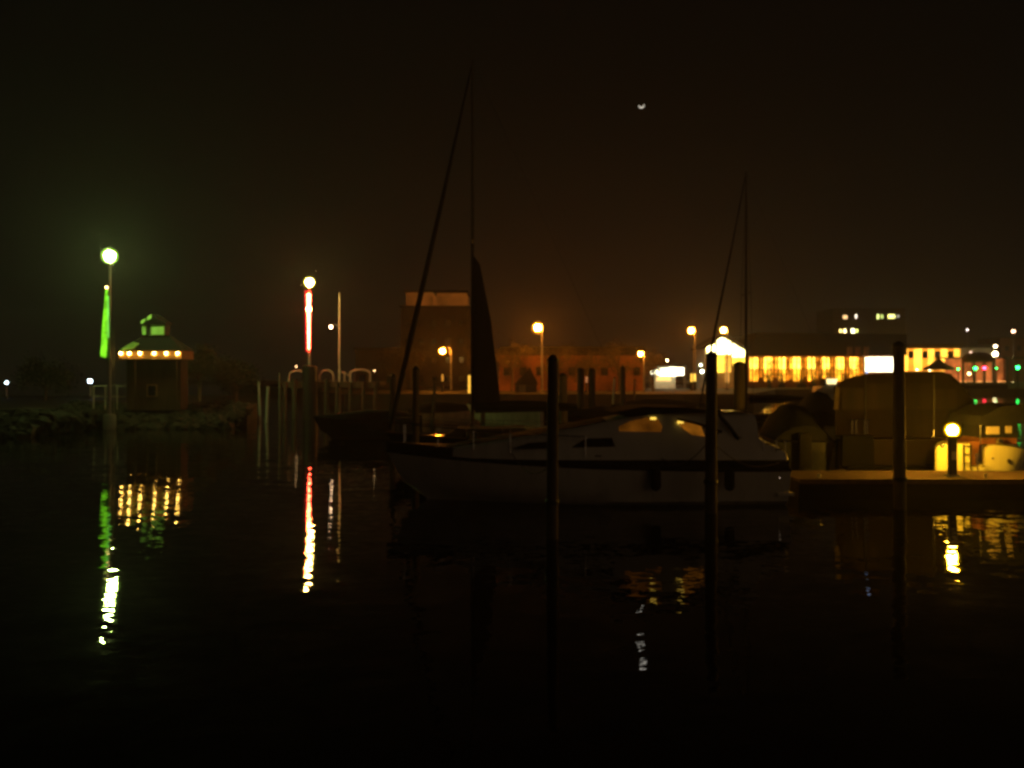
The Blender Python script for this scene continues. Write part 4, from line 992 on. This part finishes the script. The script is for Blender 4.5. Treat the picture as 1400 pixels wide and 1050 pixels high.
MB().prism([(sx_(1332),sz_(581)),(sx_(1338),sz_(568)),(sx_(1362),sz_(556)),(sx_(1392),sz_(552)),(sx_(1425),sz_(556)),(sx_(1425),sz_(579)),(sx_(1345),sz_(579.5))], -0.85, 1.1).build('canvas_top', M['dark_canvas'], sb, True)
for u in (1338, 1396): MB().tube([(sx_(u),-0.7,sz_(607)),(sx_(u),-0.7,sz_(579))], 0.018, 6).build('canopy_pole', M['chrome'], sb)
MB().lathe([(0,0),(0.09,0),(0.12,0.05),(0.12,0.14),(0.05,0.18),(0,0.18)], (sx_(1366),-0.6,sz_(607)), 14).build('winch', M['chrome'], sb, True)
MB().lathe([(0,0),(0.045,0.02),(0.05,0.1),(0.03,0.14),(0,0.14)], (sx_(1283),-0.85,sz_(611)), 10).build('cleat', M['chrome'], sb, True)
MB().cbox((sx_(1375),-0.77,sz_(630)), (0.07,0.05,0.14)).build('vent', M['dark_wall'], sb)
MB().ball((sx_(1352),-0.82,sz_(626)), 0.03, 8, 6).build('drain', M['dark_wall'], sb)
tp_ = empty('mooring_bollard', (PX(1331,25.9), 25.9-0.25, 0.56), 'slim chrome fender post glinting beside the boarding gate', 'post')
MB().tube([(0,0,0),(-0.08,0,0.55)], 0.025, 8).build('post', M['chrome'], tp_, True)

# ------------------------------------------------------------ moon
dm = 1500.0
mo = Vector((0,0,H)) + moon_dir*dm
R = dm*3.7/F
mb = MB(); N = 14
outer = [(R*math.cos(t), R*math.sin(t)) for t in [-PI*0.62 + PI*1.05*k/N for k in range(N+1)]]
inner = [(R*0.10 + R*0.78*math.cos(t)-R*0.28, R*0.80*math.sin(t)+R*0.16) for t in [-PI*0.60 + PI*1.0*k/N for k in range(N+1)]]
prof = outer + inner[::-1]
mb.prism(prof, -R*0.15, R*0.15)
# thin crescent, fat at its lower left, built as a solid
mob = mb.build('moon', emit('moon_glow', (1.0,0.90,0.72), 0.85, sampling='NONE'))
mob.location = mo; mob.rotation_euler = (moon_dir.z*0.9, math.radians(62), 0)
tag(mob, 'small bright crescent moon alone high in the dark sky', 'moon')

# ------------------------------------------------------------ haze: the damp night air that holds the halos
hz_ = MB().box(-420, 420, -12, 660, -1.5, 58).build('haze', bpy.data.materials.new('haze'))
hm = hz_.data.materials[0]; hm.use_nodes = True
hn = hm.node_tree; hn.nodes.clear()
ho = hn.nodes.new('ShaderNodeOutputMaterial'); pv = hn.nodes.new('ShaderNodeVolumePrincipled')
pv.inputs['Color'].default_value = (0.9,0.9,0.9,1); pv.inputs['Density'].default_value = 0.0006
pv.inputs['Anisotropy'].default_value = 0.62
hn.links.new(pv.outputs[0], ho.inputs['Volume'])
tag(hz_, None, None, None, 'stuff')
hz_['label'] = 'thin damp night haze over the harbour'
